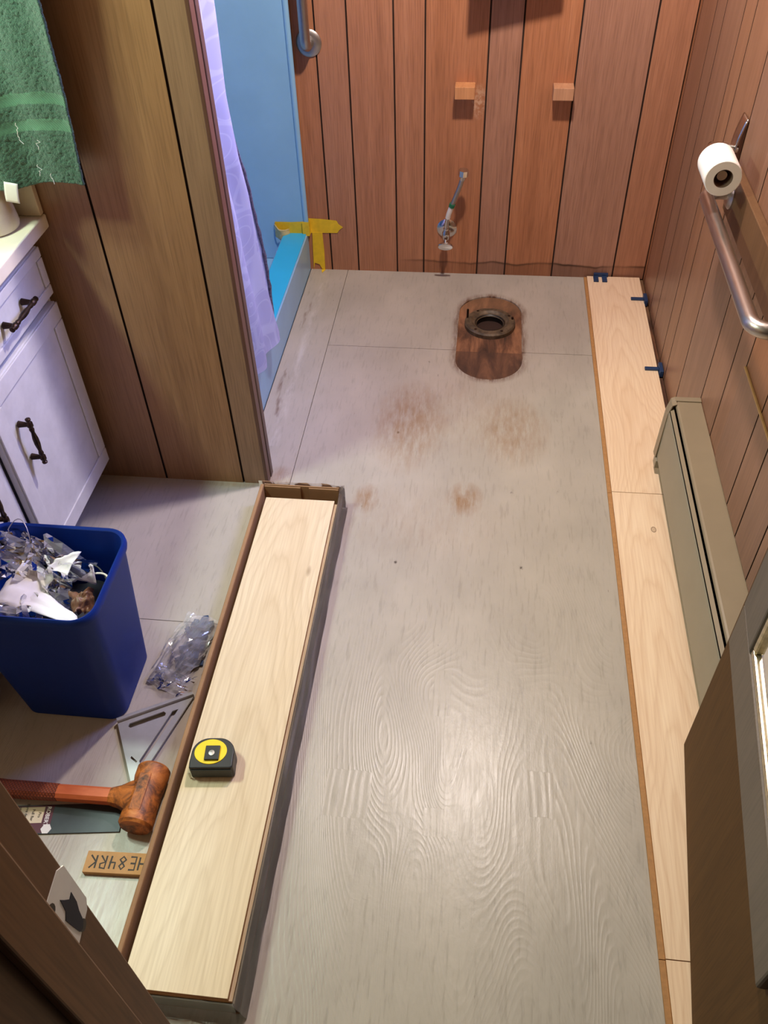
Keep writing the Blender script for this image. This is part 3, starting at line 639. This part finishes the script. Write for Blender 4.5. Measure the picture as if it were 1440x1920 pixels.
he = thing('baseboard_heater', 'taupe metal baseboard heater along the right wall', 'heater', (XR-0.0005, 1.905, 0.0))
HL = -1.60
def HP(name, mat, prof, y0, y1, bev=0.0012, sm=30):
    return MB().prism(prof, y0, y1, RX(PI/2) @ Matrix.Scale(-1, 4, (0, 0, 1))).build(name, M[mat], he, bevel=bev)
HP('back_plate', 'dark', [(-0.012, 0.020), (0, 0.020), (0, 0.228), (-0.012, 0.228)], HL, -0.004, 0)
HP('top_cover', 'heater', [(-0.0005, 0.230), (-0.0005, 0.239), (-0.061, 0.239), (-0.0660, 0.237), (-0.0675, 0.230), (-0.0650, 0.230), (-0.063, 0.234), (-0.050, 0.2345)], HL, -0.018)
HP('front_panel', 'heater_front', [(-0.0800, 0.216), (-0.0820, 0.210), (-0.0835, 0.060), (-0.076, 0.050), (-0.074, 0.052), (-0.080, 0.062), (-0.0785, 0.210)], HL, -0.022)
HP('damper_lip', 'heater', [(-0.0700, 0.2240), (-0.0790, 0.2190), (-0.0775, 0.2165), (-0.0700, 0.2205)], HL, -0.022, 0.0006)
HP('heating_element', 'dark', [(-0.020, 0.08), (-0.062, 0.08), (-0.062, 0.13), (-0.020, 0.13)], HL, -0.03, 0)
ec = HP('end_cap', 'heater', [(0, 0.018), (0, 0.2425), (-0.068, 0.2425), (-0.077, 0.238), (-0.084, 0.205), (-0.0875, 0.050), (-0.080, 0.040), (-0.010, 0.018)], -0.018, 0.0, 0.002)
HP('end_cap_return', 'heater', [(-0.066, 0.2420), (-0.077, 0.237), (-0.084, 0.205), (-0.0875, 0.055), (-0.0850, 0.055), (-0.0815, 0.205), (-0.0745, 0.234), (-0.066, 0.2395)], -0.034, -0.017, 0.0006)
HP('end_foot', 'heater_front', [(-0.0870, 0.030), (-0.0870, 0.056), (-0.070, 0.056), (-0.070, 0.030)], -0.050, -0.019, 0.001)

# laid laminate planks, tongue edge towards the open floor
def plank(lab, x0, x1, y0, y1, z, mat, grp, tongue=True, th=0.010, parentless=True):
    o = thing('laminate_plank', lab, 'plank', ((x0+x1)/2, (y0+y1)/2, z), group=grp)
    hx, hy = (x1-x0)/2, (y1-y0)/2
    box('core', M['core'], (-hx, hx, -hy, hy, 0, th-0.0012), o)
    box('face', M[mat], (-hx, hx, -hy+0.0003, hy-0.0003, th-0.0011, th), o, 0.0004, 1)
    if tongue: box('tongue', M['core'], (-hx-0.011, -hx-0.00005, -hy, hy, 0.0002, th*0.55), o, 0.0006, 1)
    return o
LG = 'laminate planks laid along the right wall'
plank('pale laminate plank laid against the far wall with blue spacers', 0.397, 0.588, 1.7705, 2.942, 0.0003, 'lam_a', LG)
plank('pale laminate plank laid alongside the heater, knot near its far end', 0.397, 0.588, 0.5635, 1.7695, 0.0003, 'lam_b', LG)
plank('pale laminate plank laid nearest the doorway, partly behind the open door', 0.397, 0.588, 0.262, 0.5625, 0.0003, 'lam_a', LG)

def spacer(name, lab, loc, rz, legs=1, z=0.0):
    o = thing(name, lab, 'spacer', loc, rz, 'blue flooring spacers wedged at the wall')
    # local: +y towards the wall, tabs lie on the plank towards -y
    box('head', M['spacer'], (-0.026, 0.026, -0.006, 0.006, -0.010, 0.012), o, 0.0012)
    if legs == 2:
        for lx in (-0.019, 0.012): box('leg', M['spacer'], (lx-0.009, lx+0.009, -0.044, -0.006, 0.0003, 0.006), o, 0.001)
    else:
        box('leg', M['spacer'], (-0.007, 0.007, -0.050, -0.006, 0.0003, 0.007), o, 0.001)
    return o
PZ = 0.0103
spacer('flooring_spacer', 'blue plastic spacer at the plank end by the far wall', (0.447, 2.9425, PZ), 0, 2)
spacer('flooring_spacer', 'blue plastic spacer at the right wall, nearer the corner', (0.5925, 2.785, PZ), -PI/2)
spacer('flooring_spacer', 'blue plastic spacer at the right wall, nearer the heater', (0.5965, 2.358, PZ), -PI/2)

# ================================================================== VANITY
va = thing('vanity_cabinet', 'worn white vanity cabinet with panelled doors and dark pulls', 'cabinet', (-1.018, 1.30, 0))
VY0, VY1 = 0.88, 1.712
def VB(name, mat, x0, x1, y0, y1, z0, z1, bev=0.0015, parent=None): return box(name, M[mat], (x0+1.018, x1+1.018, y0-1.30, y1-1.30, z0, z1), parent or va, bev)
VB('carcass', 'vanity', -1.548, -1.036, VY0, VY1, 0.092, 0.765)
VB('toe_kick', 'dark', -1.548, -1.060, VY0+0.005, VY1-0.005, 0.0, 0.090)
for y0, y1 in ((VY0, VY0+0.04), (1.262, 1.300), (VY1-0.018, VY1)): VB('face_stile', 'vanity', -1.0355, -1.018, y0, y1, 0.095, 0.765)
for z0, z1 in ((0.095, 0.125), (0.588, 0.618), (0.735, 0.765)):
    for ya, yb in ((VY0+0.0405, 1.2615), (1.3005, VY1-0.0185)): VB('face_rail', 'vanity', -1.0355, -1.0185, ya, yb, z0, z1)
def pull(parent, c, axis, L=0.105):
    # turned bronze pull with two posts
    prof = [(-0.5, 0.003), (-0.485, 0.006), (-0.46, 0.0062), (-0.44, 0.0035), (-0.40, 0.0072), (-0.33, 0.0072), (-0.30, 0.0045), (-0.26, 0.006), (-0.20, 0.0042), (-0.06, 0.0068), (0.06, 0.0068), (0.20, 0.0042), (0.26, 0.006), (0.30, 0.0045), (0.33, 0.0072), (0.40, 0.0072), (0.44, 0.0035), (0.46, 0.0062), (0.485, 0.006), (0.5, 0.003)]
    h = MB(); ax = Vector(axis); c = Vector(c); out = Vector((0.026, 0, 0))
    h.tube([c+out+ax*(t*L*1.25) for t, r in prof], [r for t, r in prof], 14)
    for s_ in (-0.36, 0.36): h.tube([c+ax*(s_*L*1.25), c+ax*(s_*L*1.25)+out], [0.008, 0.0045], 12)
    return h.build('pull', M['bronze'], parent, smooth=45)
def front(name, y0, y1, z0, z1, handle):
    f = VB(name, 'vanity', -1.0175, -1.000, y0, y1, z0, z1, 0.003)
    fr = 0.046 if name == 'door' else 0.026
    # raised rails and stiles round a sunk panel
    for (a, b, c_, d) in ((y0, y1, z0, z0+fr), (y0, y1, z1-fr, z1), (y0, y0+fr, z0+fr, z1-fr), (y1-fr, y1, z0+fr, z1-fr)):
        VB('rail', 'vanity', -0.9999, -0.995, a+0.001, b-0.001, c_+0.001, d-0.001, 0.002, f)
    pull(f, handle[0], handle[1])
    return f
front('drawer', 1.306, 1.698, 0.617, 0.737, ((0.022, 1.512-1.30, 0.676), (0, 1, 0)))
d1 = front('door', 1.306, 1.698, 0.097, 0.596, ((0.022, 1.382-1.30, 0.428), (0, 0, 1)))
for zz in (0.175, 0.515): MB().tube([(0.010, 1.7015-1.30, zz-0.025), (0.010, 1.7015-1.30, zz+0.025)], 0.0032, 10).build('hinge', M['bronze'], d1, smooth=40)
front('drawer', 0.894, 1.256, 0.617, 0.737, ((0.022, 1.08-1.30, 0.676), (0, 1, 0)))
front('door', 0.894, 1.256, 0.097, 0.596, ((0.022, 1.18-1.30, 0.428), (0, 0, 1)))

wt = thing('countertop', 'cream marbled countertop with side splash on the white vanity', 'countertop', (-0.972, 1.30, 0.766))
box('top_slab', M['counter'], (-0.576, 0.0, 0.86-1.30, YP-0.003-1.30, 0.0, 0.032), wt, 0.004, 3)
box('side_splash', M['splash'], (-0.576, -0.004, YP-0.020-1.30, YP-0.003-1.30, 0.0325, 0.130), wt, 0.002)
po = thing('stoneware_jar', 'cream speckled stoneware jar on the countertop below the towel', 'jar', (-1.058, 1.655, 0.7982))
MB().lathe([(0.048, 0.0), (0.055, 0.003), (0.057, 0.010), (0.054, 0.04), (0.048, 0.07), (0.044, 0.084), (0.046, 0.090), (0.038, 0.090), (0.036, 0.078)], 36).build('jar_body', M['pot'], po, smooth=40)

# towel on a bar
tb = thing('towel_bar', 'chrome towel bar on the partition wall', 'towel bar', (-1.03, YP, 1.42))
MB().tube([(-0.26, -0.045, 0), (0.26, -0.045, 0)], 0.008, 16).build('bar', M['chrome'], tb, smooth=50)
for sx in (-0.25, 0.25): MB().tube([(sx, -0.001, 0), (sx, -0.045, 0)], [0.016, 0.010], 16).build('post', M['chrome'], tb, smooth=40)
tw = thing('bath_towel', 'green terry bath towel hanging over the bar', 'towel', (-0.95, YP-0.045, 0.88))
TWL, TWR = -1.17, -0.80
def tfold(x, z): return 0.012*math.sin(x*26+0.6*math.sin(z*5)) + 0.006*math.sin(x*55+z*3)
def tbot(u): return 0.888 + 0.035*(1-u)**1.2 + 0.012*math.sin(u*7+1.5) - 0.004*u
def tfn(u, v):
    zb = tbot(u); z = zb + (1.43-zb)*v
    xr = -0.834 + 0.014*min(1, (z-0.87)/0.2) + 0.012*max(0, (z-1.05)/0.3)
    x = TWL + (xr-TWL)*u
    k = min(1, (1.43-z)/0.10)
    y = -0.010 - 0.018*k + tfold(x, z)*k
    band = math.exp(-((z-zb-0.118)/0.010)**2) + math.exp(-((z-zb-0.168)/0.010)**2)
    f = 0.0022*(1-min(1, band))
    y += f*(nz(x*260, z*260) + 0.6*nz(x*90, z*90)) - f*0.6
    return (x+0.95 + f*0.7*nz(x*200, z*200, 4), y, z-0.88)
to = MB().grid(150, 230, tfn).build('towel_front', M['towel'], tw, smooth=0, solid=0.006)
to.data.materials.append(M['towel_band'])
for pl in to.data.polygons:
    c = pl.center; u_ = (c.x-0.95-TWL)/0.35; zz = c.z + 0.88 - tbot(max(0, min(1, u_)))
    if abs(zz-0.118) < 0.011 or abs(zz-0.168) < 0.011: pl.material_index = 1
MB().grid(30, 40, lambda u, v: (TWL+0.30*u+0.95, 0.022+0.004*math.sin(u*20), 0.03+0.52*v)).build('towel_back', M['towel'], tw, smooth=0, solid=0.005)
tl = MB().grid(6, 8, lambda u, v: (-0.040+0.027*u-0.006*v, -0.050-0.006*math.sin(v*2)+0.003*u, 0.030-0.040*v-0.006*u)).build('care_tag', M['label_white'], tw, smooth=0, solid=0.0006); tl['label'] = 'white care tag'
for k in range(5):
    cx_, cz_ = random.uniform(0.02, 0.09), random.uniform(0.03, 0.26)
    MB().tube([(cx_+0.012*nz(k*3, q*0.7), -0.045-0.002*q % 3*0.3, cz_-0.004*q+0.006*nz(q*0.9, k)) for q in range(6)], 0.0006, 5).build('loose_thread', M['label_white'], tw)

# ================================================================== WASTE BIN
BX, BY = -0.842, 1.045
bn = thing('waste_bin', 'blue plastic waste bin full of rubbish beside the vanity', 'waste bin', (BX, BY, 0))
def ring(w, d, r, z, cx_=0, cy_=0): return [(x, y, z) for x, y in rrect(w, d, r, 8, cx_, cy_)]
BH = 0.385
MB().loft([ring(0.222, 0.186, 0.030, 0.0), ring(0.232, 0.196, 0.034, 0.004), ring(0.292, 0.238, 0.040, BH-0.022), ring(0.297, 0.243, 0.042, BH-0.018), ring(0.300, 0.246, 0.043, BH-0.004), ring(0.296, 0.242, 0.042, BH), ring(0.288, 0.234, 0.040, BH-0.002), ring(0.284, 0.230, 0.038, BH-0.012), ring(0.226, 0.190, 0.032, 0.006)], True, True).build('bin_body', M['blue_bin'], bn, smooth=40)
MB().loft([ring(0.302, 0.248, 0.044, BH-0.020), ring(0.306, 0.252, 0.046, BH-0.012), ring(0.304, 0.250, 0.045, BH-0.001), ring(0.298, 0.244, 0.043, BH+0.003), ring(0.289, 0.235, 0.040, BH-0.001)], False, False).build('rim', M['blue_bin'], bn, smooth=60)
BG = 'rubbish in the blue bin'
def crumple(name, lab, cat, mat, loc, w_, d_, amp, seed, tilt=(0, 0, 0), n=26, dome=0.0, group=BG, solid=0.0):
    M_ = Matrix.Rotation(tilt[2], 4, 'Z') @ RX(tilt[0]) @ RY(tilt[1])
    def fn(u, v):
        x, y = (u-0.5)*w_, (v-0.5)*d_
        q = Vector((u*3.1+seed, v*3.1, seed))
        z = amp*(abs(mn.noise(q*1.1))*1.6 + 0.6*mn.noise(q*2.3)+0.3*mn.noise(q*5.1)) + dome*(1-(2*u-1)**2)*(1-(2*v-1)**2)
        return (x+amp*0.5*mn.noise(q+Vector((9, 0, 0))), y+amp*0.5*mn.noise(q+Vector((0, 9, 0))), z)
    o = MB().grid(n, n, fn, M_).build(name, M[mat], loc=loc, smooth=None if mat == 'film' else 0, solid=solid)
    return tag(o, lab, cat, group)
rub = crumple('crushed_rubbish', 'dark crushed rubbish low inside the blue bin', 'rubbish', 'dark', (BX, BY, 0.235), 0.235, 0.185, 0.025, 12.4, dome=0.01)
crumple('plastic_film', 'crumpled clear plastic film sticking out of the blue bin', 'plastic film', 'film', (BX-0.035, BY+0.045, 0.335), 0.200, 0.110, 0.045, 3.3, (0.25, 0.18, -0.30), dome=0.025, n=15)
crumple('plastic_film', 'clear plastic film lying low at the front of the bin', 'plastic film', 'film', (BX-0.060, BY-0.065, 0.318), 0.15, 0.075, 0.030, 8.1, (0.10, 0.05, 0.15), dome=0.02, n=12)
def paper(lab, pts, loc, fold, mat='sheet'):
    b = MB(); b.grid(10, 10, lambda u, v: tuple((Vector(pts[0])*(1-u)*(1-v) + Vector(pts[1])*u*(1-v) + Vector(pts[2])*u*v + Vector(pts[3])*(1-u)*v) + Vector((0, 0, fold*math.sin(u*PI)*math.cos(v*2)+0.006*nz(u*5, v*5, fold*50)))))
    return tag(b.build('paper_scrap', M[mat], loc=loc, smooth=0, solid=0.0006), lab, 'paper', BG)
paper('large crumpled white paper sheet on top of the rubbish', [(-0.075, -0.045, 0.0), (0.010, -0.065, -0.01), (0.045, 0.030, 0.022), (-0.035, 0.045, 0.028)], (BX-0.020, BY-0.008, 0.334), 0.020)
paper('folded white paper corner beside the large crumpled sheet', [(-0.035, -0.02, 0.0), (0.020, -0.025, 0.004), (0.045, 0.035, 0.03), (-0.005, 0.012, 0.022)], (BX+0.018, BY+0.030, 0.345), -0.010)
paper('long white paper strip along the front of the rubbish', [(-0.075, -0.010, 0.010), (0.090, -0.040, -0.006), (0.075, -0.012, 0.0), (-0.02, 0.040, 0.022)], (BX+0.012, BY-0.050, 0.326), 0.012)
paper('greyish paper scrap standing by the clear film', [(-0.03, 0.0, 0.0), (0.035, 0.0, 0.0), (0.03, 0.02, 0.04), (-0.02, 0.02, 0.04)], (BX+0.050, BY+0.040, 0.300), 0.01)
bw = crumple('brown_wrapper', 'small shiny brown wrapper in the right of the bin', 'wrapper', 'brown_pack', (BX+0.082, BY-0.022, 0.315), 0.045, 0.05, 0.014, 5.5, (0.3, 0.3, 0.4), n=14, dome=0.02)
def cable(lab, pts, r, mat): return tag(MB().tube(pts, r, 8).build('cable', M[mat], smooth=50), lab, 'cable', BG)
def bez(a, b, c, d, n=16): return [tuple(Vector(a)*(1-t)**3 + Vector(b)*3*t*(1-t)**2 + Vector(c)*3*t*t*(1-t) + Vector(d)*t**3) for t in [k/n for k in range(n+1)]]
cable('white cable loop at the right inside the bin', bez((BX+0.06, BY+0.055, 0.31), (BX+0.14, BY+0.06, 0.345), (BX+0.135, BY+0.0, 0.335), (BX+0.11, BY-0.045, 0.28)), 0.0022, 'white_plastic')
cable('thin black cable curving behind the paper in the bin', bez((BX+0.02, BY+0.035, 0.30), (BX+0.06, BY+0.09, 0.345), (BX+0.10, BY+0.07, 0.34), (BX+0.125, BY+0.015, 0.30)), 0.0018, 'black')
cable('thin grey wire arching up over the bin rim', bez((BX-0.13, BY+0.05, 0.33), (BX-0.10, BY+0.16, 0.44), (BX-0.05, BY+0.11, 0.42), (BX-0.045, BY+0.05, 0.345)), 0.0010, 'steel')

# ================================================================== CARTON OF PLANKS
CX, CY = -0.447, 1.015
ca = thing('flooring_carton', 'open cardboard carton of laminate planks in clear wrap', 'carton', (CX, CY, 0))
def CB(name, mat, x0, x1, y0, y1, z0, z1, bev=0.001, parent=None): return box(name, M[mat], (x0-CX, x1-CX, y0-CY, y1-CY, z0, z1), parent or ca, bev)
CB('carton_base', 'cardboard', -0.5575, -0.3385, 0.404, 1.652, 0.0006, 0.004)
CB('side_wall', 'cardboard', -0.5585, -0.5485, 0.404, 1.652, 0.0041, 0.0795, 0.003)
rw_ = CB('side_wall', 'cardboard_dark', -0.3425, -0.3390, 0.404, 1.652, 0.0041, 0.0560, 0.001); rw_['label'] = 'dark printed side wall'
CB('end_wall', 'cardboard', -0.5480, -0.3430, 1.6485, 1.652, 0.0041, 0.0800, 0.001)
CB('end_flap', 'cardboard', -0.5470, -0.4480, 1.6445, 1.6480, 0.0041, 0.0770, 0.001)
CB('end_flap', 'cardboard', -0.4250, -0.3440, 1.6445, 1.6480, 0.0041, 0.0770, 0.001)
nw = CB('end_wall', 'wrap_floor_grey', -0.5450, -0.3440, 0.4035, 0.4065, 0.0041, 0.0470, 0.001); nw['label'] = 'added grey green panel imitating floor seen through the wrap'  # added panel; its colour imitates the floor behind the clear wrap
def wrap(u, v):
    # clear wrap down the right side of the carton onto the floor
    y = 0.397 + 1.262*u
    x = -0.3405 + 0.004*v + 0.012*v*v + 0.003*nz(u*14, v*3) + (0.006*math.sin(v*PI))*(0.5+0.5*nz(u*7))
    z = 0.0700*(1-v) + 0.0014 + 0.003*nz(u*18, v*2, 4)*(1-v)
    if u > 0.965: z += (u-0.965)*0.35*(1-v)
    return (x-CX, y-CY, max(0.0012, z))
MB().grid(120, 10, wrap).build('clear_wrap', M['film_wrap'], ca, smooth=0)
def wrap2(u, v):
    x = -0.560 + 0.222*u; y = 0.4005 - 0.004*v - 0.012*v*v + 0.003*nz(u*9, v*3, 7)
    return (x-CX, y-CY, max(0.0012, 0.066*(1-v) + 0.0014 + 0.002*nz(u*9, v*2, 3)))
MB().grid(40, 8, wrap2).build('clear_wrap', M['film_wrap'], ca, smooth=0)
def wrap3(u, v):
    x = -0.565 + 0.236*u; y = 1.6535 + 0.006*nz(u*8, v*3, 1)*0.5 + 0.004*v
    return (x-CX, y-CY, 0.0015 + (0.083+0.007*nz(u*6, 3))*v)
MB().grid(40, 6, wrap3).build('clear_wrap', M['film_wrap'], ca, smooth=0)
SG = 'laminate planks stacked in the carton'
pz = 0.0044; TH = 0.0123
for k in range(5):
    top = k == 4
    dx = 0.0 if top else (0.0062 if k == 3 else 0.001*k-0.002)
    plank('topmost pale laminate plank in the open carton, under the tape measure' if top else ('laminate plank just under the top plank, tan edge showing at its right' if k == 3 else 'laminate plank lower down in the carton stack, only its edge showing'), -0.5365+dx, -0.3505+dx, 0.4075, 1.6135, pz + k*(TH+0.0001), 'lam_c', SG, False, TH)
TOPZ = pz + 5*(TH+0.0001)

# tape measure on the top plank
tm = thing('tape_measure', 'yellow and black tape measure lying on the top plank', 'tape measure', (-0.478, 0.832, TOPZ), 0.10)
oc = [(-0.043, -0.033), (0.040, -0.033), (0.044, -0.029)] + arc(0.010, 0.0, 0.034, -0.2, PI*0.5, 10) + arc(-0.010, 0.001, 0.033, PI*0.5, PI*0.97, 10) + [(-0.044, -0.020)]
MB().prism(oc, 0.0, 0.040).build('case', M['black'], tm, bevel=0.004, seg=3)
dc = [(-0.003+0.032*math.cos(2*PI*k/40)*(1.05 if math.cos(2*PI*k/40) < 0 else 1.0), 0.002+0.0275*math.sin(2*PI*k/40)) for k in range(40)]
MB().prism(dc, 0.0396, 0.0416).build('yellow_disc', M['yellow'], tm, bevel=0.0008)
bc_ = box('belt_clip', M['black'], (-0.014, 0.015, -0.018, 0.013, 0.0417, 0.0465), tm, 0.001)
MB().lathe([(0.006, 0.0), (0.006, 0.0012), (0.0, 0.0018)], 16, T(0.000, -0.004, 0.0466)).build('clip_screw', M['steel'], bc_, smooth=40)
box('blade_hook', M['chrome'], (-0.0475, -0.0435, -0.034, -0.0325, 0.002, 0.020), tm)
box('bumper', M['black'], (-0.040, 0.041, -0.0355, -0.0332, 0.006, 0.034), tm, 0.001)

# ================================================================== TOOLS ON THE FLOOR
ml = thing('mallet', 'dirty orange dead blow mallet lying against the carton', 'mallet', (-0.612, 0.757, 0.0))
MB().lathe([(0.0, -0.066), (0.030, -0.066), (0.0345, -0.061), (0.0345, -0.040), (0.0325, -0.030), (0.0325, 0.030), (0.0345, 0.040), (0.0345, 0.058), (0.030, 0.064), (0.0, 0.064)], 40, T(0, 0.002, 0.0348) @ RZ(-0.02) @ RX(PI/2)).build('head', M['mallet'], ml, smooth=35)
box('head_rib', M['mallet'], (-0.014, 0.010, -0.040, 0.040, 0.0655, 0.0690), ml, 0.003)
def hsec(x, w_, h_, z): return [(x, y*w_, z+q*h_) for y, q in ((-0.5, -0.28), (-0.28, -0.5), (0.28, -0.5), (0.5, -0.28), (0.5, 0.28), (0.28, 0.5), (-0.28, 0.5), (-0.5, 0.28))]
MB().loft([hsec(-0.020, 0.070, 0.052, 0.034), hsec(-0.036, 0.056, 0.046, 0.034), hsec(-0.052, 0.040, 0.038, 0.033), hsec(-0.072, 0.031, 0.030, 0.031)]).build('neck', M['mallet'], ml, smooth=40, rot=(0, 0, 0.0))
MB().loft([hsec(-0.070, 0.0305, 0.029, 0.031), hsec(-0.185, 0.0300, 0.026, 0.027)]).build('handle', M['handle'], ml, smooth=20)
MB().loft([hsec(-0.184, 0.0315, 0.0275, 0.027), hsec(-0.240, 0.0330, 0.029, 0.025), hsec(-0.300, 0.0330, 0.029, 0.023), hsec(-0.325, 0.036, 0.031, 0.022)]).build('grip', M['grip'], ml, smooth=20)

pb = thing('pull_bar', 'flat dark steel pull bar with maroon label under the mallet', 'pull bar', (-0.76, 0.716, 0.0), 0.125)
box('bar', M['blade'], (-0.150, 0.104, -0.031, 0.031, 0.0004, 0.0035), pb, 0.0006)
box('bar_hook', M['blade'], (-0.155, -0.150, -0.031, 0.031, 0.0004, 0.030), pb, 0.0006)
def lbl(name, mat, x0, x1, y0, y1, z): return box(name, M[mat], (x0, x1, y0, y1, z, z+0.0002), pb)
lb_ = lbl('label_band', 'label_maroon', -0.136, -0.040, -0.029, 0.029, 0.0036)
lp_ = lbl('label_panel', 'label_cream', -0.130, -0.059, -0.008, 0.026, 0.0039)
MB().lathe([(0.0, 0.0), (0.011, 0.0), (0.011, 0.0002), (0.0, 0.0002)], 6, T(-0.046, -0.021, 0.0042)).build('label_badge', M['label_white'], pb)
def text(name, body, size, mat, parent, M_, bold=0.0):
    c = bpy.data.curves.new(name, 'FONT'); c.body = body; c.size = size; c.align_x = 'CENTER'; c.align_y = 'CENTER'; c.extrude = 0.00012; c.offset = bold
    o = bpy.data.objects.new(name, c)
    me = bpy.data.meshes.new_from_object(o); bpy.data.objects.remove(o)
    me.name = name; me.materials.clear(); me.materials.append(mat)
    q = bpy.data.objects.new(name, me); COL.objects.link(q); q.parent = parent; q.matrix_local = M_
    return q
text('label_lettering', 'ROBERTS', 0.0115, M['label_white'], lb_, T(-0.0505, 0.003, 0.0040) @ RZ(-PI/2), 0.0002)
for r_, tx in enumerate(('Pro', 'Pull Bar', 'Barre de tirage', 'profesional')):
    text('label_lettering', tx, 0.0080, M['marker'], lp_, T(-0.067-0.014*r_, 0.009, 0.0043) @ RZ(-PI/2), 0.0001)

bk = thing('wood_offcut', 'small wood offcut with black marker lettering beside the carton', 'wood offcut', (-0.6335, 0.634, 0.0), 0.045)
box('block', M['offcut'], (-0.0635, 0.068, -0.021, 0.021, 0.0003, 0.012), bk, 0.0008)
# hand lettered HE84RK, upside down as seen from the doorway
GL = {'H': [[(0,0),(0,1)],[(0,.5),(.7,.5)],[(.7,0),(.7,1)]], 'E': [[(.65,0),(0,0),(0,1),(.65,1)],[(0,.5),(.55,.5)]],
      '8': [[(.35,.5),(.05,.75),(.35,1),(.65,.75),(.35,.5),(0,.25),(.35,0),(.7,.25),(.35,.5)]], '4': [[(.05,1),(.05,.5),(.7,.5)],[(.62,1),(.55,0)]],
      'R': [[(0,0),(0,1),(.55,.95),(.6,.65),(.05,.5),(.65,0)]], 'K': [[(0,0),(0,1)],[(.65,1),(.02,.5),(.7,0)]]}
for k, ch in enumerate('HE84RK'):
    b = MB()
    for st in GL[ch]:
        pts = [(-((k-2.5)*0.0195 - 0.006 + px*0.0175) , -(py*0.025-0.0125) , 0.0121) for px, py in st]
        b.tube([(p_[0], p_[1], 0.0121) for p_ in pts], 0.0019, 6, M=None)
    b.v = [(x+0.001, y, 0.0121 + (z-0.0121)*0.15) for x, y, z in b.v]
    b.build('marker_letter', M['marker'], bk)

# speed square
sq = thing('speed_square', 'aluminium triangular speed square leaning by the carton', 'speed square', (-0.735, 0.935, 0.0), math.atan2(0.080, 0.145))
L_ = 0.172
outer = [(0, 0), (L_, 0), (0, -L_)]
def tri_with_slots():
    bm = bmesh.new()
    loops = [outer, [(0.024, -0.013), (0.100, -0.013), (0.104, -0.019), (0.100, -0.025), (0.024, -0.025), (0.020, -0.019)],
             [(0.132, -0.020), (0.118, -0.020), (0.026, -0.112), (0.026, -0.126)],
             [(0.010, -0.098), (0.013, -0.094), (0.022, -0.112), (0.019, -0.114)]]
    es = []
    for lp in loops:
        v = [bm.verts.new((x, y, 0)) for x, y in lp]
        es += [bm.edges.new((v[i], v[(i+1) % len(v)])) for i in range(len(v))]
    bmesh.ops.triangle_fill(bm, use_beauty=True, edges=es)
    # drop faces inside slots
    def inside(p_, lp):
        c_ = False
        for i in range(len(lp)):
            (x1, y1), (x2, y2) = lp[i], lp[(i+1) % len(lp)]
            if (y1 > p_.y) != (y2 > p_.y) and p_.x < (x2-x1)*(p_.y-y1)/(y2-y1)+x1: c_ = not c_
        return c_
    dead = [f for f in bm.faces if any(inside(f.calc_center_median(), lp) for lp in loops[1:])]
    bmesh.ops.delete(bm, geom=dead, context='FACES_ONLY')
    g_ = bmesh.ops.extrude_face_region(bm, geom=bm.faces[:])
    bmesh.ops.translate(bm, verts=[e for e in g_['geom'] if isinstance(e, bmesh.types.BMVert)], vec=(0, 0, 0.0035))
    bmesh.ops.recalc_face_normals(bm, faces=bm.faces)
    me = bpy.data.meshes.new('plate'); bm.to_mesh(me); bm.free(); return me
plm = tri_with_slots(); plm.materials.append(M['alu'])
plo = bpy.data.objects.new('plate', plm); COL.objects.link(plo); plo.parent = sq; plo.location = (0, 0, 0.009)
box('fence', M['alu'], (0.0, L_, -0.001, 0.007, 0.0003, 0.0205), sq, 0.0008)
MB().prism([(L_-0.004, -0.002), (0.006, -L_+0.008), (0.012, -L_+0.012), (L_-0.010, -0.010)], 0.0126, 0.0132).build('rule_edge', M['alu'], sq)

# bag of spare spacers
BGX, BGY = -0.625, 1.150
bs = crumple('plastic_bag', 'crumpled clear plastic bag of blue spacers beside the carton', 'plastic bag', 'film', (BGX-0.010, BGY-0.010, 0.014), 0.095, 0.200, 0.016, 21.7, (0, 0, -0.25), n=20, dome=0.030, group=None)
tail = crumple('plastic_film', 'loose clear plastic flap between the bin and the square', 'plastic film', 'film', (-0.645, 1.050, 0.006), 0.100, 0.055, 0.014, 31.2, (0, 0, -0.3), n=12, dome=0.010, group=None)
rng = random.Random(3)
spots = [(-0.012, 0.062), (0.014, 0.070), (-0.015, 0.040), (0.012, 0.046), (0.0, 0.020), (-0.012, 0.000), (0.010, 0.002), (-0.006, -0.022), (0.006, -0.040), (-0.012, -0.050), (0.012, 0.026), (0.004, 0.055)]
for k, (dx, dy) in enumerate(spots):
    o = thing('flooring_spacer', 'loose blue plastic spacer heaped in the clear bag', 'spacer', (BGX+dx, BGY+dy, 0.004 + (0.012 if k > 8 else 0.0)), rng.uniform(0, 6.28), 'blue spacers heaped in the bag')
    box('head', M['spacer'], (-0.020, 0.020, -0.006, 0.006, -0.003, 0.009), o, 0.001)
    box('leg', M['spacer'], (-0.007, 0.007, -0.030, -0.006, -0.003, 0.003), o, 0.001)

# hidden feet, added to keep the square's plate off the floor
for lx, ly in ((0.018, -0.140), (0.010, -0.030)):
    MB().lathe([(0.004, 0.0003), (0.004, 0.0088)], 10, T(lx, ly, 0)).build('hidden_foot', M['alu'], sq)
bpy.context.view_layer.update()
